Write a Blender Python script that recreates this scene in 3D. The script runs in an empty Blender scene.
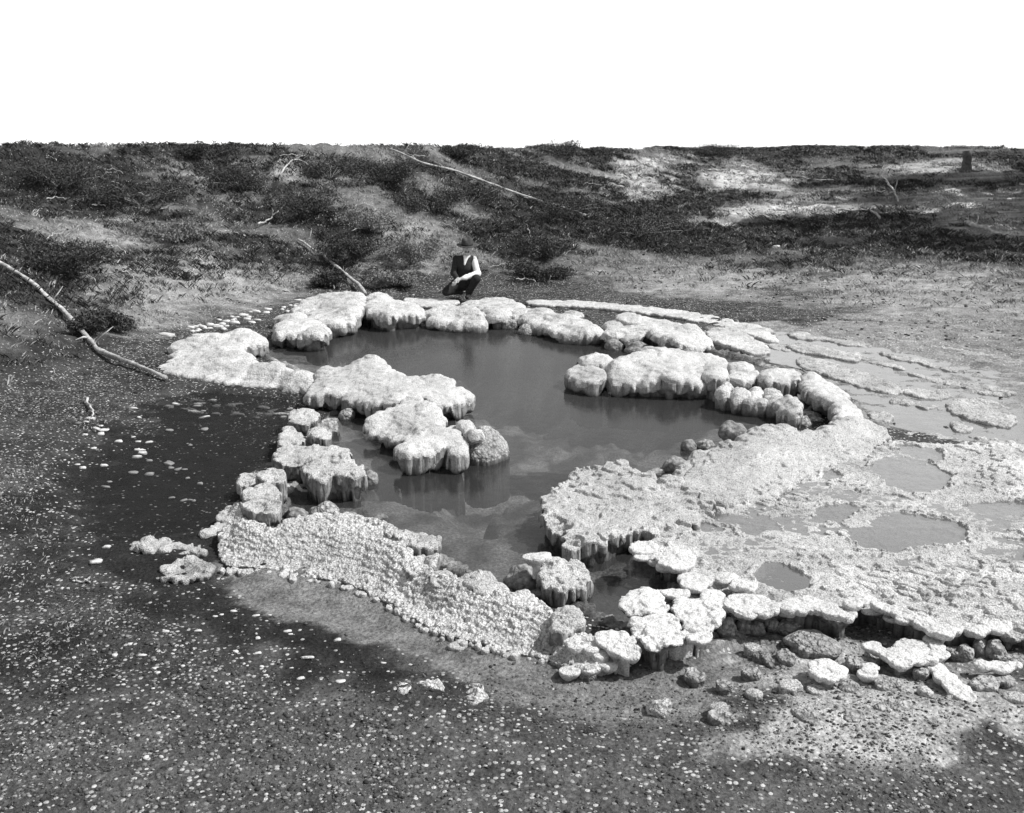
import bpy, math, random
import numpy as np

rng = np.random.default_rng(7)
random.seed(7)
sc = bpy.context.scene
COL = sc.collection

# ------------------------------------------------------------------ camera geometry
F = 1000.0
CX, CY = 512.0, 406.5
CAMZ = 2.7
PITCH = math.atan(256.5 / F)
CP, SP = math.cos(PITCH), math.sin(PITCH)

def ray(px, py):
    a = (px - CX) / F
    b = -(py - CY) / F
    return np.array([a, CP + b * SP, -SP + b * CP])

def at(px, py, z=0.0):
    d = ray(px, py)
    t = (z - CAMZ) / d[2]
    return np.array([d[0] * t, d[1] * t, z])

# ------------------------------------------------------------------ noise helpers
_T = np.random.default_rng(11).random((16, 256, 256))

def vnoise(x, y, s=0):
    t = _T[s % 16]
    xi = np.floor(x).astype(np.int64); yi = np.floor(y).astype(np.int64)
    fx = x - xi; fy = y - yi
    fx = fx * fx * (3 - 2 * fx); fy = fy * fy * (3 - 2 * fy)
    a = t[xi & 255, yi & 255]; b = t[(xi + 1) & 255, yi & 255]
    c = t[xi & 255, (yi + 1) & 255]; d = t[(xi + 1) & 255, (yi + 1) & 255]
    return (a + (b - a) * fx) * (1 - fy) + (c + (d - c) * fx) * fy

def fbm(x, y, s=0, o=4):
    r = 0; a = 0.5; tot = 0
    for i in range(o):
        r = r + a * vnoise(x + 17.3 * i, y - 9.1 * i, s + i); tot += a
        x = x * 2.03; y = y * 2.03; a *= 0.5
    return r / tot

def worley(x, y, size, seed=0):
    """F1, F2 distance (in cell units)"""
    u = x / size; v = y / size
    ui = np.floor(u).astype(np.int64); vi = np.floor(v).astype(np.int64)
    f1 = np.full(u.shape, 9.0); f2 = np.full(u.shape, 9.0)
    ta = _T[seed % 16]; tb = _T[(seed + 5) % 16]
    for i in (-1, 0, 1):
        for j in (-1, 0, 1):
            cx = ui + i; cy = vi + j
            px = cx + 0.1 + 0.8 * ta[cx & 255, cy & 255]
            py = cy + 0.1 + 0.8 * tb[cx & 255, cy & 255]
            d = np.hypot(u - px, v - py)
            f2 = np.minimum(f2, np.maximum(f1, d))
            f1 = np.minimum(f1, d)
    return f1, f2

def sstep(t):
    t = np.clip(t, 0, 1)
    return t * t * (3 - 2 * t)

def smin(a, b, k):
    h = np.clip(0.5 + 0.5 * (b - a) / k, 0, 1)
    return b + (a - b) * h - k * h * (1 - h)

def smax(a, b, k):
    return -smin(-a, -b, k)

def chaikin(p, n=2):
    p = np.asarray(p, float)
    for _ in range(n):
        q = np.roll(p, -1, 0)
        r = np.empty((len(p) * 2, p.shape[1]))
        r[0::2] = 0.75 * p + 0.25 * q
        r[1::2] = 0.25 * p + 0.75 * q
        p = r
    return p

def poly_fields(X, Y, poly, idw=True):
    """signed distance to closed polygon (x,y,h), and height interpolated from its vertices"""
    sh = X.shape
    x = X.ravel(); y = Y.ravel()
    D = np.empty(x.size); H = np.zeros(x.size)
    P = poly; Q = np.roll(poly, -1, 0)
    ex = Q[:, 0] - P[:, 0]; ey = Q[:, 1] - P[:, 1]
    L2 = ex * ex + ey * ey + 1e-12
    step = max(1, 3000000 // len(P))
    for a in range(0, x.size, step):
        xx = x[a:a + step, None]; yy = y[a:a + step, None]
        wx = xx - P[:, 0]; wy = yy - P[:, 1]
        t = np.clip((wx * ex + wy * ey) / L2, 0, 1)
        d2 = (wx - t * ex) ** 2 + (wy - t * ey) ** 2
        c1 = P[:, 1] <= yy; c2 = Q[:, 1] <= yy
        cr = ex * wy - ey * wx
        wn = np.sum((c1 & ~c2 & (cr > 0)), 1) * 1 - np.sum((~c1 & c2 & (cr < 0)), 1) * 1
        d = np.sqrt(d2.min(1))
        D[a:a + step] = np.where(wn != 0, -d, d)
        if idw:
            w = np.sqrt(L2) / (d2 + 1e-4) ** 1.5
            hh = P[:, 2] + t * (Q[:, 2] - P[:, 2])
            H[a:a + step] = (w * hh).sum(1) / w.sum(1)
    return D.reshape(sh), H.reshape(sh)

def W(pts, z=None):
    """pixel outline -> world outline lying at its own heights"""
    out = []
    for p in pts:
        h = p[2] if len(p) > 2 else z
        out.append(at(p[0], p[1], h))
    return np.array(out)

# ------------------------------------------------------------------ terrain
POOL = W([(245,352),(330,318),(470,316),(600,332),(700,345),(790,372),(830,400),(800,425),(740,440),(680,470),
          (630,480),(570,510),(590,535),(640,545),(665,570),(700,600),(740,615),(720,640),(650,650),(600,622),(560,600),(480,588),
          (420,552),(350,522),(275,520),(285,480),(320,440),(335,400),(300,372)], 0)
SHALLOW = W([(320,510),(370,470),(430,480),(470,530),(460,575),(400,545)], 0)
MOAT = W([(60,470),(130,402),(200,392),(290,398),(290,420),(275,440),(270,460),(245,480),(225,505),(205,530),(150,535),(90,540)], 0)
MOAT2 = W([(215,572),(330,584),(400,614),(480,650),(560,672),(640,668),(735,660),(740,700),(640,760),(500,700),(420,660),(330,625),(230,605)], 0)
FRONTWET = W([(690,640),(740,612),(860,612),(920,628),(1010,650),(1010,700),(930,690),(860,680),(780,690),(720,680)], 0)
CHANNEL = W([(690,333),(740,326),(800,334),(870,347),(960,366),(1040,380),(1060,450),(950,442),(890,428),(850,400),(800,370),(740,358)], 0)
_toe = np.array([at(px, py, 0)[:2] for px, py in ((-60,440),(60,385),(160,345),(230,312),(300,296),(400,294),(480,292),(600,288),(720,300),(860,318),(1004,345),(1120,352))])
FLATLAND = np.vstack([[-9, 2.0], [-7.2, 6.0], _toe, [14, 15.5], [60, 14.0], [60, -60], [-14, -60]])
FLATLAND = chaikin(np.column_stack([FLATLAND, np.zeros(len(FLATLAND))]), 2)

def hill(x, y):
    d = np.maximum(poly_fields(np.asarray(x, float), np.asarray(y, float), FLATLAND, False)[0], 0)
    L = np.interp(x, [-40, -8, -4.5, -2, 1, 5, 9, 40], [10, 9, 8.5, 10.5, 15, 21, 26, 28])
    d = d + 1.6 * (fbm(x * 0.35, y * 0.35, 14, 3) - 0.5) * sstep(d / 3)
    u = d / L
    up = np.clip(u, 0, 1)
    z = 2.72 * (0.45 * up * up + 0.55 * up)
    z = z + sstep(u * 1.5 - .4) * (0.16 * (fbm(x * 0.22 + 5, y * 0.05, 3, 3) - .45) + .05 * (fbm(x * 1.3, y * .3, 7, 2) - .5))
    over = np.maximum(d - L, 0)
    z = z - 0.06 * np.minimum(over, 250) * sstep(over / 4) - 0.01 * np.clip(over - 250, 0, 3000)
    return z, u

def pfield(x, y, poly, pad=3.0):
    """signed distance, evaluated only near the outline"""
    d = np.full(x.shape, 9.0)
    m = (x > poly[:, 0].min() - pad) & (x < poly[:, 0].max() + pad) & (y > poly[:, 1].min() - pad) & (y < poly[:, 1].max() + pad)
    if m.any():
        d[m] = poly_fields(x[m], y[m], poly, False)[0]
    return d

_pool_s = chaikin(POOL, 1); _sh_s = chaikin(SHALLOW, 1)

def hterr(x, y, fine=True):
    x = np.asarray(x, float); y = np.asarray(y, float)
    z = 0.025 + 0.03 * (fbm(x * 0.9, y * 0.9, 1) - 0.45)
    z = z + 1.0 * sstep((3.4 - y) / 3.4) + 0.30 * sstep((-2.9 - x) / 3.5) * sstep((12 - y) / 4)
    hz, u = hill(x, y)
    z = z + hz
    um = sstep(u * 4)
    if fine:
        rough = um * 0.22 * (fbm(x * 0.8 + 3, y * 0.8, 3) - 0.5) + um * 0.16 * (fbm(x * 2.6, y * 2.6, 6) - 0.5) + um * 0.05 * (fbm(x * 8, y * 8, 10, 3) - 0.5)
        z = z + rough * np.where(u > 1.2, 0.3, 1)
        z = z + 0.022 * (fbm(x * 6, y * 6, 8, 3) - 0.5) + 0.016 * (fbm(x * 17, y * 17, 2, 2) - 0.5)
    d = pfield(x, y, _pool_s)
    ds = pfield(x, y, _sh_s)
    dep = 0.12 + 1.15 * sstep(-d / 1.6)
    shelf = sstep((d + 0.75 + 0.5 * (fbm(x * 1.7, y * 1.7, 4, 3) - .5)) / .12)
    dep = dep * (1 - .72 * shelf) 
    dep = np.where(ds < 0.5, dep * (1 - 0.76 * sstep((0.5 - ds) / 0.9)), dep)
    z = np.where(d < 0.15, z * (1 - sstep((0.15 - d) / 0.3)) - dep * sstep((0.15 - d) / 0.3), z)
    if fine:
        fr_ = sstep((x - .9) / .5) * sstep((6.3 - y) / .5) * sstep((y - 4.0) / .6)
        mm = fr_ > 0
        if mm.any():
            z[mm] = z[mm] + fr_[mm] * (.035 * (1 - np.clip(worley(x[mm], y[mm], .11, 3)[0] * 1.2, 0, 1)) * sstep((fbm(x[mm] * 2, y[mm] * 2, 9, 3) - .35) * 4) + .03 * (fbm(x[mm] * 3, y[mm] * 3, 5, 3) - .5))
        lf_ = sstep((-.8 - x) / 1.0) * sstep((11 - y) / 1.5)
        z = z + lf_ * .05 * (fbm(x * 4.3, y * 4.3, 11, 4) - .5)
    # rimmed steps on the right hand flat, falling toward the channel
    wr = sstep((x - 2.2) / 1.2) * sstep((17.5 - y) / 2) * sstep((y - 8) / 1.5)
    if fine and wr.max() > 0:
        sc = np.zeros(x.shape); mm = wr > 0
        sc[mm] = worley(x[mm], y[mm], .22, 4)[0]
        e = (0.22 * fbm(x * .5 + 2, y * .9, 9, 4) + 0.012 * (y - 9)) / .028 - .5 * sc
        fr = e - np.floor(e)
        z = z + wr * .028 * ((sstep((fr - .8) / .2) - fr) + .8 + np.floor(e) * .25 - .9)
    z = z + 0.16 * sstep(-d / .5) * (fbm(x * 2.2, y * 2.2, 12, 4) - .5)
    if fine:
        mm = (d < 0) & (d > -2.2)
        if mm.any():
            w_ = worley(x[mm], y[mm], .24, 8)[0]
            z[mm] = z[mm] + .07 * np.clip(1 - w_ * 1.3, 0, 1)
            z[mm] = np.where(d[mm] < -.12, np.minimum(z[mm], -.055), z[mm])
    for P, dd in ((MOAT, 0.065), (MOAT2, 0.04), (FRONTWET, 0.05), (CHANNEL, 0.03)):
        m = pfield(x, y, P)
        z = z - dd * sstep((0.25 - m) / 0.5) * (d > 0.1)
    return z

def at_t(px, py):
    """where the line of sight through a pixel meets the ground"""
    d = ray(px, py)
    s = np.linspace(3.5, 90, 6000)
    zz = CAMZ + d[2] * s
    h = hterr(d[0] * s, d[1] * s, False)
    k = np.nonzero(zz < h)[0]
    i = k[0] if len(k) else len(s) - 1
    return np.array([d[0] * s[i], d[1] * s[i], float(hterr(np.array([d[0] * s[i]]), np.array([d[1] * s[i]]))[0])])

def Wt(pts):
    return np.array([at_t(*p) for p in pts])

# ------------------------------------------------------------------ materials
def newmat(name):
    m = bpy.data.materials.new(name); m.use_nodes = True
    nt = m.node_tree
    for n in list(nt.nodes): nt.nodes.remove(n)
    out = nt.nodes.new('ShaderNodeOutputMaterial')
    return m, nt, out

def N(nt, t, **kw):
    n = nt.nodes.new('ShaderNode' + t)
    for k, v in kw.items():
        if k in ('operation', 'blend_type', 'data_type', 'feature', 'attribute_name', 'noise_dimensions', 'distance', 'attribute_type', 'clamp'):
            setattr(n, k, v)
        else:
            n.inputs[k].default_value = v
    return n

def grey(v): return (v, v, v, 1)

def ramp(nt, src, stops):
    r = nt.nodes.new('ShaderNodeValToRGB')
    el = r.color_ramp.elements
    while len(el) < len(stops): el.new(0.5)
    for e, (p, v) in zip(el, stops):
        e.position = p; e.color = grey(v)
    nt.links.new(src, r.inputs[0])
    return r.outputs[0]

def simple_mat(name, lo, hi, scale=8, bump=0.4, rough=0.85, bdist=0.01, detail=6, stretch=None, spec=0.2, fine=None):
    m, nt, out = newmat(name)
    bs = N(nt, 'BsdfPrincipled', Roughness=rough); bs.inputs['Specular IOR Level'].default_value = spec
    tc = N(nt, 'TexCoord')
    src = tc.outputs['Object']
    if stretch:
        mp = N(nt, 'Mapping'); mp.inputs['Scale'].default_value = stretch
        nt.links.new(src, mp.inputs['Vector']); src = mp.outputs[0]
    no = N(nt, 'TexNoise', Scale=scale, Detail=detail, Roughness=0.65)
    nt.links.new(src, no.inputs['Vector'])
    c = ramp(nt, no.outputs['Fac'], [(0.32, lo), (0.68, hi)])
    nt.links.new(c, bs.inputs['Base Color'])
    b = N(nt, 'Bump', Strength=bump, Distance=bdist)
    nt.links.new(no.outputs['Fac'], b.inputs['Height'])
    last = b
    if fine:
        n2 = N(nt, 'TexNoise', Scale=fine, Detail=3); nt.links.new(src, n2.inputs['Vector'])
        b2 = N(nt, 'Bump', Strength=bump, Distance=bdist * 0.4)
        nt.links.new(n2.outputs['Fac'], b2.inputs['Height']); nt.links.new(b.outputs[0], b2.inputs['Normal']); last = b2
    nt.links.new(last.outputs[0], bs.inputs['Normal'])
    nt.links.new(bs.outputs[0], out.inputs[0])
    return m

def sinter_mat(name, lo, hi, nod, bump, wetlo=0.0, wethi=0.05, wet=0.45, vertical=False, crevice_dark=.8, streak=False):
    """knobbly silica crust; wet and stained just above the water line"""
    m, nt, out = newmat(name)
    bs = N(nt, 'BsdfPrincipled', Roughness=0.85); bs.inputs['Specular IOR Level'].default_value = 0.15
    ge = N(nt, 'NewGeometry')
    src = ge.outputs['Position']
    if vertical:
        mp = N(nt, 'Mapping'); mp.inputs['Scale'].default_value = (1, 1, 0.22)
        nt.links.new(src, mp.inputs['Vector']); src = mp.outputs[0]
    if streak:
        mp = N(nt, 'Mapping'); mp.inputs['Rotation'].default_value = (0, 0, 0.6); mp.inputs['Scale'].default_value = (0.55, 1.5, 1)
        nt.links.new(src, mp.inputs['Vector'])
    big = N(nt, 'TexNoise', Scale=2.3, Detail=7, Roughness=0.65); nt.links.new(mp.outputs[0] if streak else src, big.inputs['Vector'])
    med = N(nt, 'TexNoise', Scale=nod * 0.35, Detail=5, Roughness=0.7); nt.links.new(src, med.inputs['Vector'])
    vo = N(nt, 'TexVoronoi', Scale=nod, Randomness=1.0); nt.links.new(src, vo.inputs['Vector'])
    vo2 = N(nt, 'TexVoronoi', Scale=nod * 2.7, Randomness=1.0); nt.links.new(src, vo2.inputs['Vector'])
    a = N(nt, 'Math', operation='MULTIPLY'); a.inputs[1].default_value = 0.55
    nt.links.new(big.outputs['Fac'], a.inputs[0])
    a2 = N(nt, 'Math', operation='MULTIPLY_ADD'); a2.inputs[1].default_value = 0.45
    nt.links.new(med.outputs['Fac'], a2.inputs[0]); nt.links.new(a.outputs[0], a2.inputs[2])
    c = ramp(nt, a2.outputs[0], [(0.36, lo), (0.60, hi)])
    # darker in the crevices between the knobs
    g = ramp(nt, vo.outputs['Distance'], [(0.38, 1.0), (0.85, 0.35)])
    mx = N(nt, 'MixRGB', blend_type='MULTIPLY', Fac=crevice_dark)
    nt.links.new(c, mx.inputs[1]); nt.links.new(g, mx.inputs[2])
    spk = N(nt, 'TexNoise', Scale=nod * 1.9, Detail=3, Roughness=0.7); nt.links.new(ge.outputs['Position'], spk.inputs['Vector'])
    sk = ramp(nt, spk.outputs['Fac'], [(0.36, 0.45), (0.50, 1.0)])
    mxs = N(nt, 'MixRGB', blend_type='MULTIPLY', Fac=0.75); nt.links.new(mx.outputs[0], mxs.inputs[1]); nt.links.new(sk, mxs.inputs[2]); mx = mxs
    # water line
    sx = N(nt, 'SeparateXYZ'); nt.links.new(ge.outputs['Position'], sx.inputs[0])
    ad = N(nt, 'Math', operation='MULTIPLY_ADD'); ad.inputs[1].default_value = -0.06
    nt.links.new(med.outputs['Fac'], ad.inputs[0]); nt.links.new(sx.outputs['Z'], ad.inputs[2])
    mr = N(nt, 'MapRange'); mr.inputs['From Min'].default_value = wetlo - 0.03; mr.inputs['From Max'].default_value = wethi - 0.03
    mr.inputs['To Min'].default_value = wet; mr.inputs['To Max'].default_value = 1.0
    nt.links.new(ad.outputs[0], mr.inputs['Value'])
    m2 = N(nt, 'MixRGB', blend_type='MULTIPLY', Fac=1.0)
    nt.links.new(mx.outputs[0], m2.inputs[1]); nt.links.new(mr.outputs[0], m2.inputs[2])
    nt.links.new(m2.outputs[0], bs.inputs['Base Color'])
    inv = N(nt, 'Math', operation='SUBTRACT'); inv.inputs[0].default_value = 1.0
    nt.links.new(vo.outputs['Distance'], inv.inputs[1])
    b1 = N(nt, 'Bump', Strength=bump, Distance=0.6 / nod); nt.links.new(inv.outputs[0], b1.inputs['Height'])
    inv2 = N(nt, 'Math', operation='SUBTRACT'); inv2.inputs[0].default_value = 1.0
    nt.links.new(vo2.outputs['Distance'], inv2.inputs[1])
    b2 = N(nt, 'Bump', Strength=bump * 0.8, Distance=0.25 / nod); nt.links.new(inv2.outputs[0], b2.inputs['Height'])
    nt.links.new(b1.outputs[0], b2.inputs['Normal'])
    b3 = N(nt, 'Bump', Strength=0.5, Distance=0.012); nt.links.new(med.outputs['Fac'], b3.inputs['Height'])
    nt.links.new(b2.outputs[0], b3.inputs['Normal'])
    nt.links.new(b3.outputs[0], bs.inputs['Normal'])
    nt.links.new(bs.outputs[0], out.inputs[0])
    return m

M = {}
M['crust'] = sinter_mat('sinter_crust', 0.34, 0.62, 95, 0.8)
M['crust_smooth'] = sinter_mat('sinter_crust_smooth', 0.36, 0.66, 75, 0.55, crevice_dark=.5)
M['crust_terrace'] = sinter_mat('sinter_crust_terrace', 0.34, 0.74, 85, 0.8, streak=True, wetlo=.10, wethi=.14, wet=.75)
M['crust_white'] = sinter_mat('sinter_crust_white', 0.50, 0.70, 90, 0.55, wet=0.7, crevice_dark=.5)
M['crust_coarse'] = sinter_mat('sinter_crust_coarse', 0.34, 0.72, 56, 1.0, wetlo=-0.05, wethi=0.0)
M['crust_far'] = sinter_mat('sinter_crust_far', 0.36, 0.66, 46, 0.55, crevice_dark=.5)
M['wall_shade_far'] = sinter_mat('sinter_fluted_shaded_far', 0.15, 0.34, 34, 0.45, wetlo=0.0, wethi=0.08, wet=0.40, vertical=True, crevice_dark=.3)  # wet grey flutes, with the shade of the sides put into the colour
M['crust_mid'] = sinter_mat('sinter_crust_mid', 0.26, 0.58, 46, 0.7, crevice_dark=.6, wetlo=.0, wethi=.04, wet=.6)
M['crust_grey'] = sinter_mat('sinter_crust_grey', 0.26, 0.48, 30, 1.0)
M['wall'] = sinter_mat('sinter_fluted_shaded', 0.17, 0.36, 34, 0.6, wetlo=0.0, wethi=0.09, wet=0.40, vertical=True)  # near sides: wet grey, darkened to carry their shade in the base colour
M['wet_stone'] = sinter_mat('sinter_wet', 0.20, 0.34, 26, 0.35, wetlo=0.0, wethi=0.05, wet=0.6)
M['stone'] = simple_mat('pale_stone', 0.34, 0.66, 14, 0.5, fine=60)
M['wood'] = simple_mat('bleached_wood', 0.16, 0.60, 9, 1.0, fine=70, bdist=.02)
M['wood_dark'] = simple_mat('weathered_wood', 0.16, 0.40, 9, 0.7, fine=60)
M['bark'] = simple_mat('bark', 0.05, 0.14, 9, 0.9, bdist=0.03, fine=40)

# terrain material : ground colour map (albedo attribute) + gravel grain
def terrain_mat():
    m, nt, out = newmat('ground')
    bs = N(nt, 'BsdfPrincipled', Roughness=0.9); bs.inputs['Specular IOR Level'].default_value = 0.1
    ge = N(nt, 'NewGeometry'); P = ge.outputs['Position']
    al = N(nt, 'Attribute', attribute_name='albedo')
    gv = N(nt, 'Attribute', attribute_name='gravel')
    n1 = N(nt, 'TexNoise', Scale=5.0, Detail=8, Roughness=0.72); nt.links.new(P, n1.inputs['Vector'])
    n2 = N(nt, 'TexNoise', Scale=42.0, Detail=5, Roughness=0.7); nt.links.new(P, n2.inputs['Vector'])
    k1 = ramp(nt, n1.outputs['Fac'], [(0.30, 0.45), (0.70, 1.6)])
    k2 = ramp(nt, n2.outputs['Fac'], [(0.30, 0.45), (0.70, 1.55)])
    a = N(nt, 'MixRGB', blend_type='MULTIPLY', Fac=1.0); nt.links.new(al.outputs['Color'], a.inputs[1]); nt.links.new(k1, a.inputs[2])
    b = N(nt, 'MixRGB', blend_type='MULTIPLY', Fac=1.0); nt.links.new(a.outputs[0], b.inputs[1]); nt.links.new(k2, b.inputs[2])
    # grains: each cell of a fine voronoi is a pebble with its own grey
    vo = N(nt, 'TexVoronoi', Scale=38.0, Randomness=1.0); nt.links.new(P, vo.inputs['Vector'])
    sp = N(nt, 'SeparateColor'); nt.links.new(vo.outputs['Color'], sp.inputs[0])
    lt = N(nt, 'Math', operation='LESS_THAN'); nt.links.new(sp.outputs[0], lt.inputs[0]); nt.links.new(gv.outputs['Fac'], lt.inputs[1])
    ed = N(nt, 'Math', operation='LESS_THAN'); ed.inputs[1].default_value = 0.42; nt.links.new(vo.outputs['Distance'], ed.inputs[0])
    fa = N(nt, 'Math', operation='MULTIPLY'); nt.links.new(lt.outputs[0], fa.inputs[0]); nt.links.new(ed.outputs[0], fa.inputs[1])
    pc = ramp(nt, sp.outputs[1], [(0.0, 0.14), (1.0, 0.55)])
    mx = N(nt, 'MixRGB', blend_type='MIX'); nt.links.new(fa.outputs[0], mx.inputs[0]); nt.links.new(b.outputs[0], mx.inputs[1]); nt.links.new(pc, mx.inputs[2])
    nt.links.new(mx.outputs[0], bs.inputs['Base Color'])
    h = N(nt, 'Math', operation='MULTIPLY_ADD'); h.inputs[1].default_value = 0.5
    nt.links.new(n1.outputs['Fac'], h.inputs[0]); nt.links.new(n2.outputs['Fac'], h.inputs[2])
    bu = N(nt, 'Bump', Strength=0.8, Distance=0.03); nt.links.new(h.outputs[0], bu.inputs['Height'])
    iv = N(nt, 'Math', operation='SUBTRACT'); iv.inputs[0].default_value = 1.0; nt.links.new(vo.outputs['Distance'], iv.inputs[1])
    bu2 = N(nt, 'Bump', Strength=0.7, Distance=0.012); nt.links.new(iv.outputs[0], bu2.inputs['Height']); nt.links.new(bu.outputs[0], bu2.inputs['Normal'])
    nt.links.new(bu2.outputs[0], bs.inputs['Normal'])
    nt.links.new(bs.outputs[0], out.inputs[0])
    return m

def water_mat(name, milk, murk, refl, rough):
    """thermal water: part clear, part clouded with silica, with a surface reflection"""
    m, nt, out = newmat(name)
    tr = N(nt, 'BsdfTransparent', Color=grey(0.72))
    df = N(nt, 'BsdfDiffuse')
    ge = N(nt, 'NewGeometry')
    no = N(nt, 'TexNoise', Scale=0.7, Detail=5, Roughness=0.55); nt.links.new(ge.outputs['Position'], no.inputs['Vector'])
    c = ramp(nt, no.outputs['Fac'], [(0.3, milk * 0.8), (0.7, milk * 1.25)])
    nt.links.new(c, df.inputs['Color'])
    mx = N(nt, 'MixShader', Fac=murk); nt.links.new(tr.outputs[0], mx.inputs[1]); nt.links.new(df.outputs[0], mx.inputs[2])
    gl = N(nt, 'BsdfGlossy', Roughness=rough)
    n2 = N(nt, 'TexNoise', Scale=9.0, Detail=3); nt.links.new(ge.outputs['Position'], n2.inputs['Vector'])
    bu = N(nt, 'Bump', Strength=0.25, Distance=0.006); nt.links.new(n2.outputs['Fac'], bu.inputs['Height']); nt.links.new(bu.outputs[0], gl.inputs['Normal'])
    fr = N(nt, 'Fresnel', IOR=1.33)
    ml = N(nt, 'Math', operation='MULTIPLY'); ml.inputs[1].default_value = refl; nt.links.new(fr.outputs[0], ml.inputs[0])
    m2 = N(nt, 'MixShader'); nt.links.new(ml.outputs[0], m2.inputs[0]); nt.links.new(mx.outputs[0], m2.inputs[1]); nt.links.new(gl.outputs[0], m2.inputs[2])
    nt.links.new(m2.outputs[0], out.inputs[0])
    return m
M['ground'] = terrain_mat()
M['pool'] = water_mat('pool_water', 0.07, 0.33, 0.12, 0.12)
M['moat'] = water_mat('moat_water', 0.012, 0.12, 0.03, 0.25)
M['sheet'] = water_mat('shallow_water', 0.24, 0.34, 0.42, 0.10)

# ------------------------------------------------------------------ object helpers
def mesh_obj(name, V, Fc, mat, parent=None, smooth=True, loc=None):
    V = np.asarray(V, np.float32).reshape(-1, 3)
    me = bpy.data.meshes.new(name)
    Fc = np.asarray(Fc, np.int32)
    k = Fc.shape[1]
    me.vertices.add(len(V)); me.vertices.foreach_set('co', V.ravel())
    me.loops.add(Fc.size); me.loops.foreach_set('vertex_index', Fc.ravel())
    me.polygons.add(len(Fc))
    me.polygons.foreach_set('loop_start', np.arange(len(Fc), dtype=np.int32) * k)
    me.polygons.foreach_set('loop_total', np.full(len(Fc), k, np.int32))
    if smooth: me.polygons.foreach_set('use_smooth', np.ones(len(Fc), bool))
    me.update(calc_edges=True); me.validate()
    me.materials.append(mat)
    o = bpy.data.objects.new(name, me); COL.objects.link(o)
    if parent is not None: o.parent = parent
    if loc is not None: o.location = loc
    return o

def tag(o, label=None, cat=None, group=None, kind=None):
    if label: o['label'] = label
    if cat: o['category'] = cat
    if group: o['group'] = group
    if kind: o['kind'] = kind
    return o

def empty(name, loc, label, cat, group=None):
    o = bpy.data.objects.new(name, None); COL.objects.link(o); o.location = loc
    o.empty_display_size = 0.1
    return tag(o, label, cat, group)

def surface_nets(f, org, cell):
    nx, ny, nz = f.shape
    s = f < 0
    c = np.zeros((nx - 1, ny - 1, nz - 1), np.int8)
    for i in (0, 1):
        for j in (0, 1):
            for k in (0, 1):
                c += s[i:nx - 1 + i, j:ny - 1 + j, k:nz - 1 + k]
    act = np.nonzero((c > 0) & (c < 8))
    n = len(act[0])
    idx = np.full(c.shape, -1, np.int32); idx[act] = np.arange(n)
    I, J, K = act
    acc = np.zeros((n, 3)); cnt = np.zeros(n)
    cor = {}
    for i in (0, 1):
        for j in (0, 1):
            for k in (0, 1):
                cor[i, j, k] = f[I + i, J + j, K + k]
    for a in cor:
        for ax in range(3):
            if a[ax] == 0:
                b = list(a); b[ax] = 1; b = tuple(b)
                fa, fb = cor[a], cor[b]
                m = (fa < 0) != (fb < 0)
                t = np.where(m, fa / np.where(m, fa - fb, 1), 0)
                p = np.zeros((n, 3)); p[:] = a; p[:, ax] = t
                acc[m] += p[m]; cnt[m] += 1
    V = (np.stack([I, J, K], 1) + acc / cnt[:, None]) * cell + org
    quads = []
    # x edges
    e = s[:-1, 1:-1, 1:-1] != s[1:, 1:-1, 1:-1]
    a = np.nonzero(e); i, j, k = a[0], a[1] + 1, a[2] + 1
    q = np.stack([idx[i, j - 1, k - 1], idx[i, j, k - 1], idx[i, j, k], idx[i, j - 1, k]], 1)
    fl = ~s[i, j, k]; q[fl] = q[fl][:, ::-1]; quads.append(q)
    e = s[1:-1, :-1, 1:-1] != s[1:-1, 1:, 1:-1]
    a = np.nonzero(e); i, j, k = a[0] + 1, a[1], a[2] + 1
    q = np.stack([idx[i - 1, j, k - 1], idx[i - 1, j, k], idx[i, j, k], idx[i, j, k - 1]], 1)
    fl = ~s[i, j, k]; q[fl] = q[fl][:, ::-1]; quads.append(q)
    e = s[1:-1, 1:-1, :-1] != s[1:-1, 1:-1, 1:]
    a = np.nonzero(e); i, j, k = a[0] + 1, a[1] + 1, a[2]
    q = np.stack([idx[i - 1, j - 1, k], idx[i, j - 1, k], idx[i, j, k], idx[i - 1, j, k]], 1)
    fl = ~s[i, j, k]; q[fl] = q[fl][:, ::-1]; quads.append(q)
    return V, np.concatenate(quads), (I, J, K)

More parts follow.
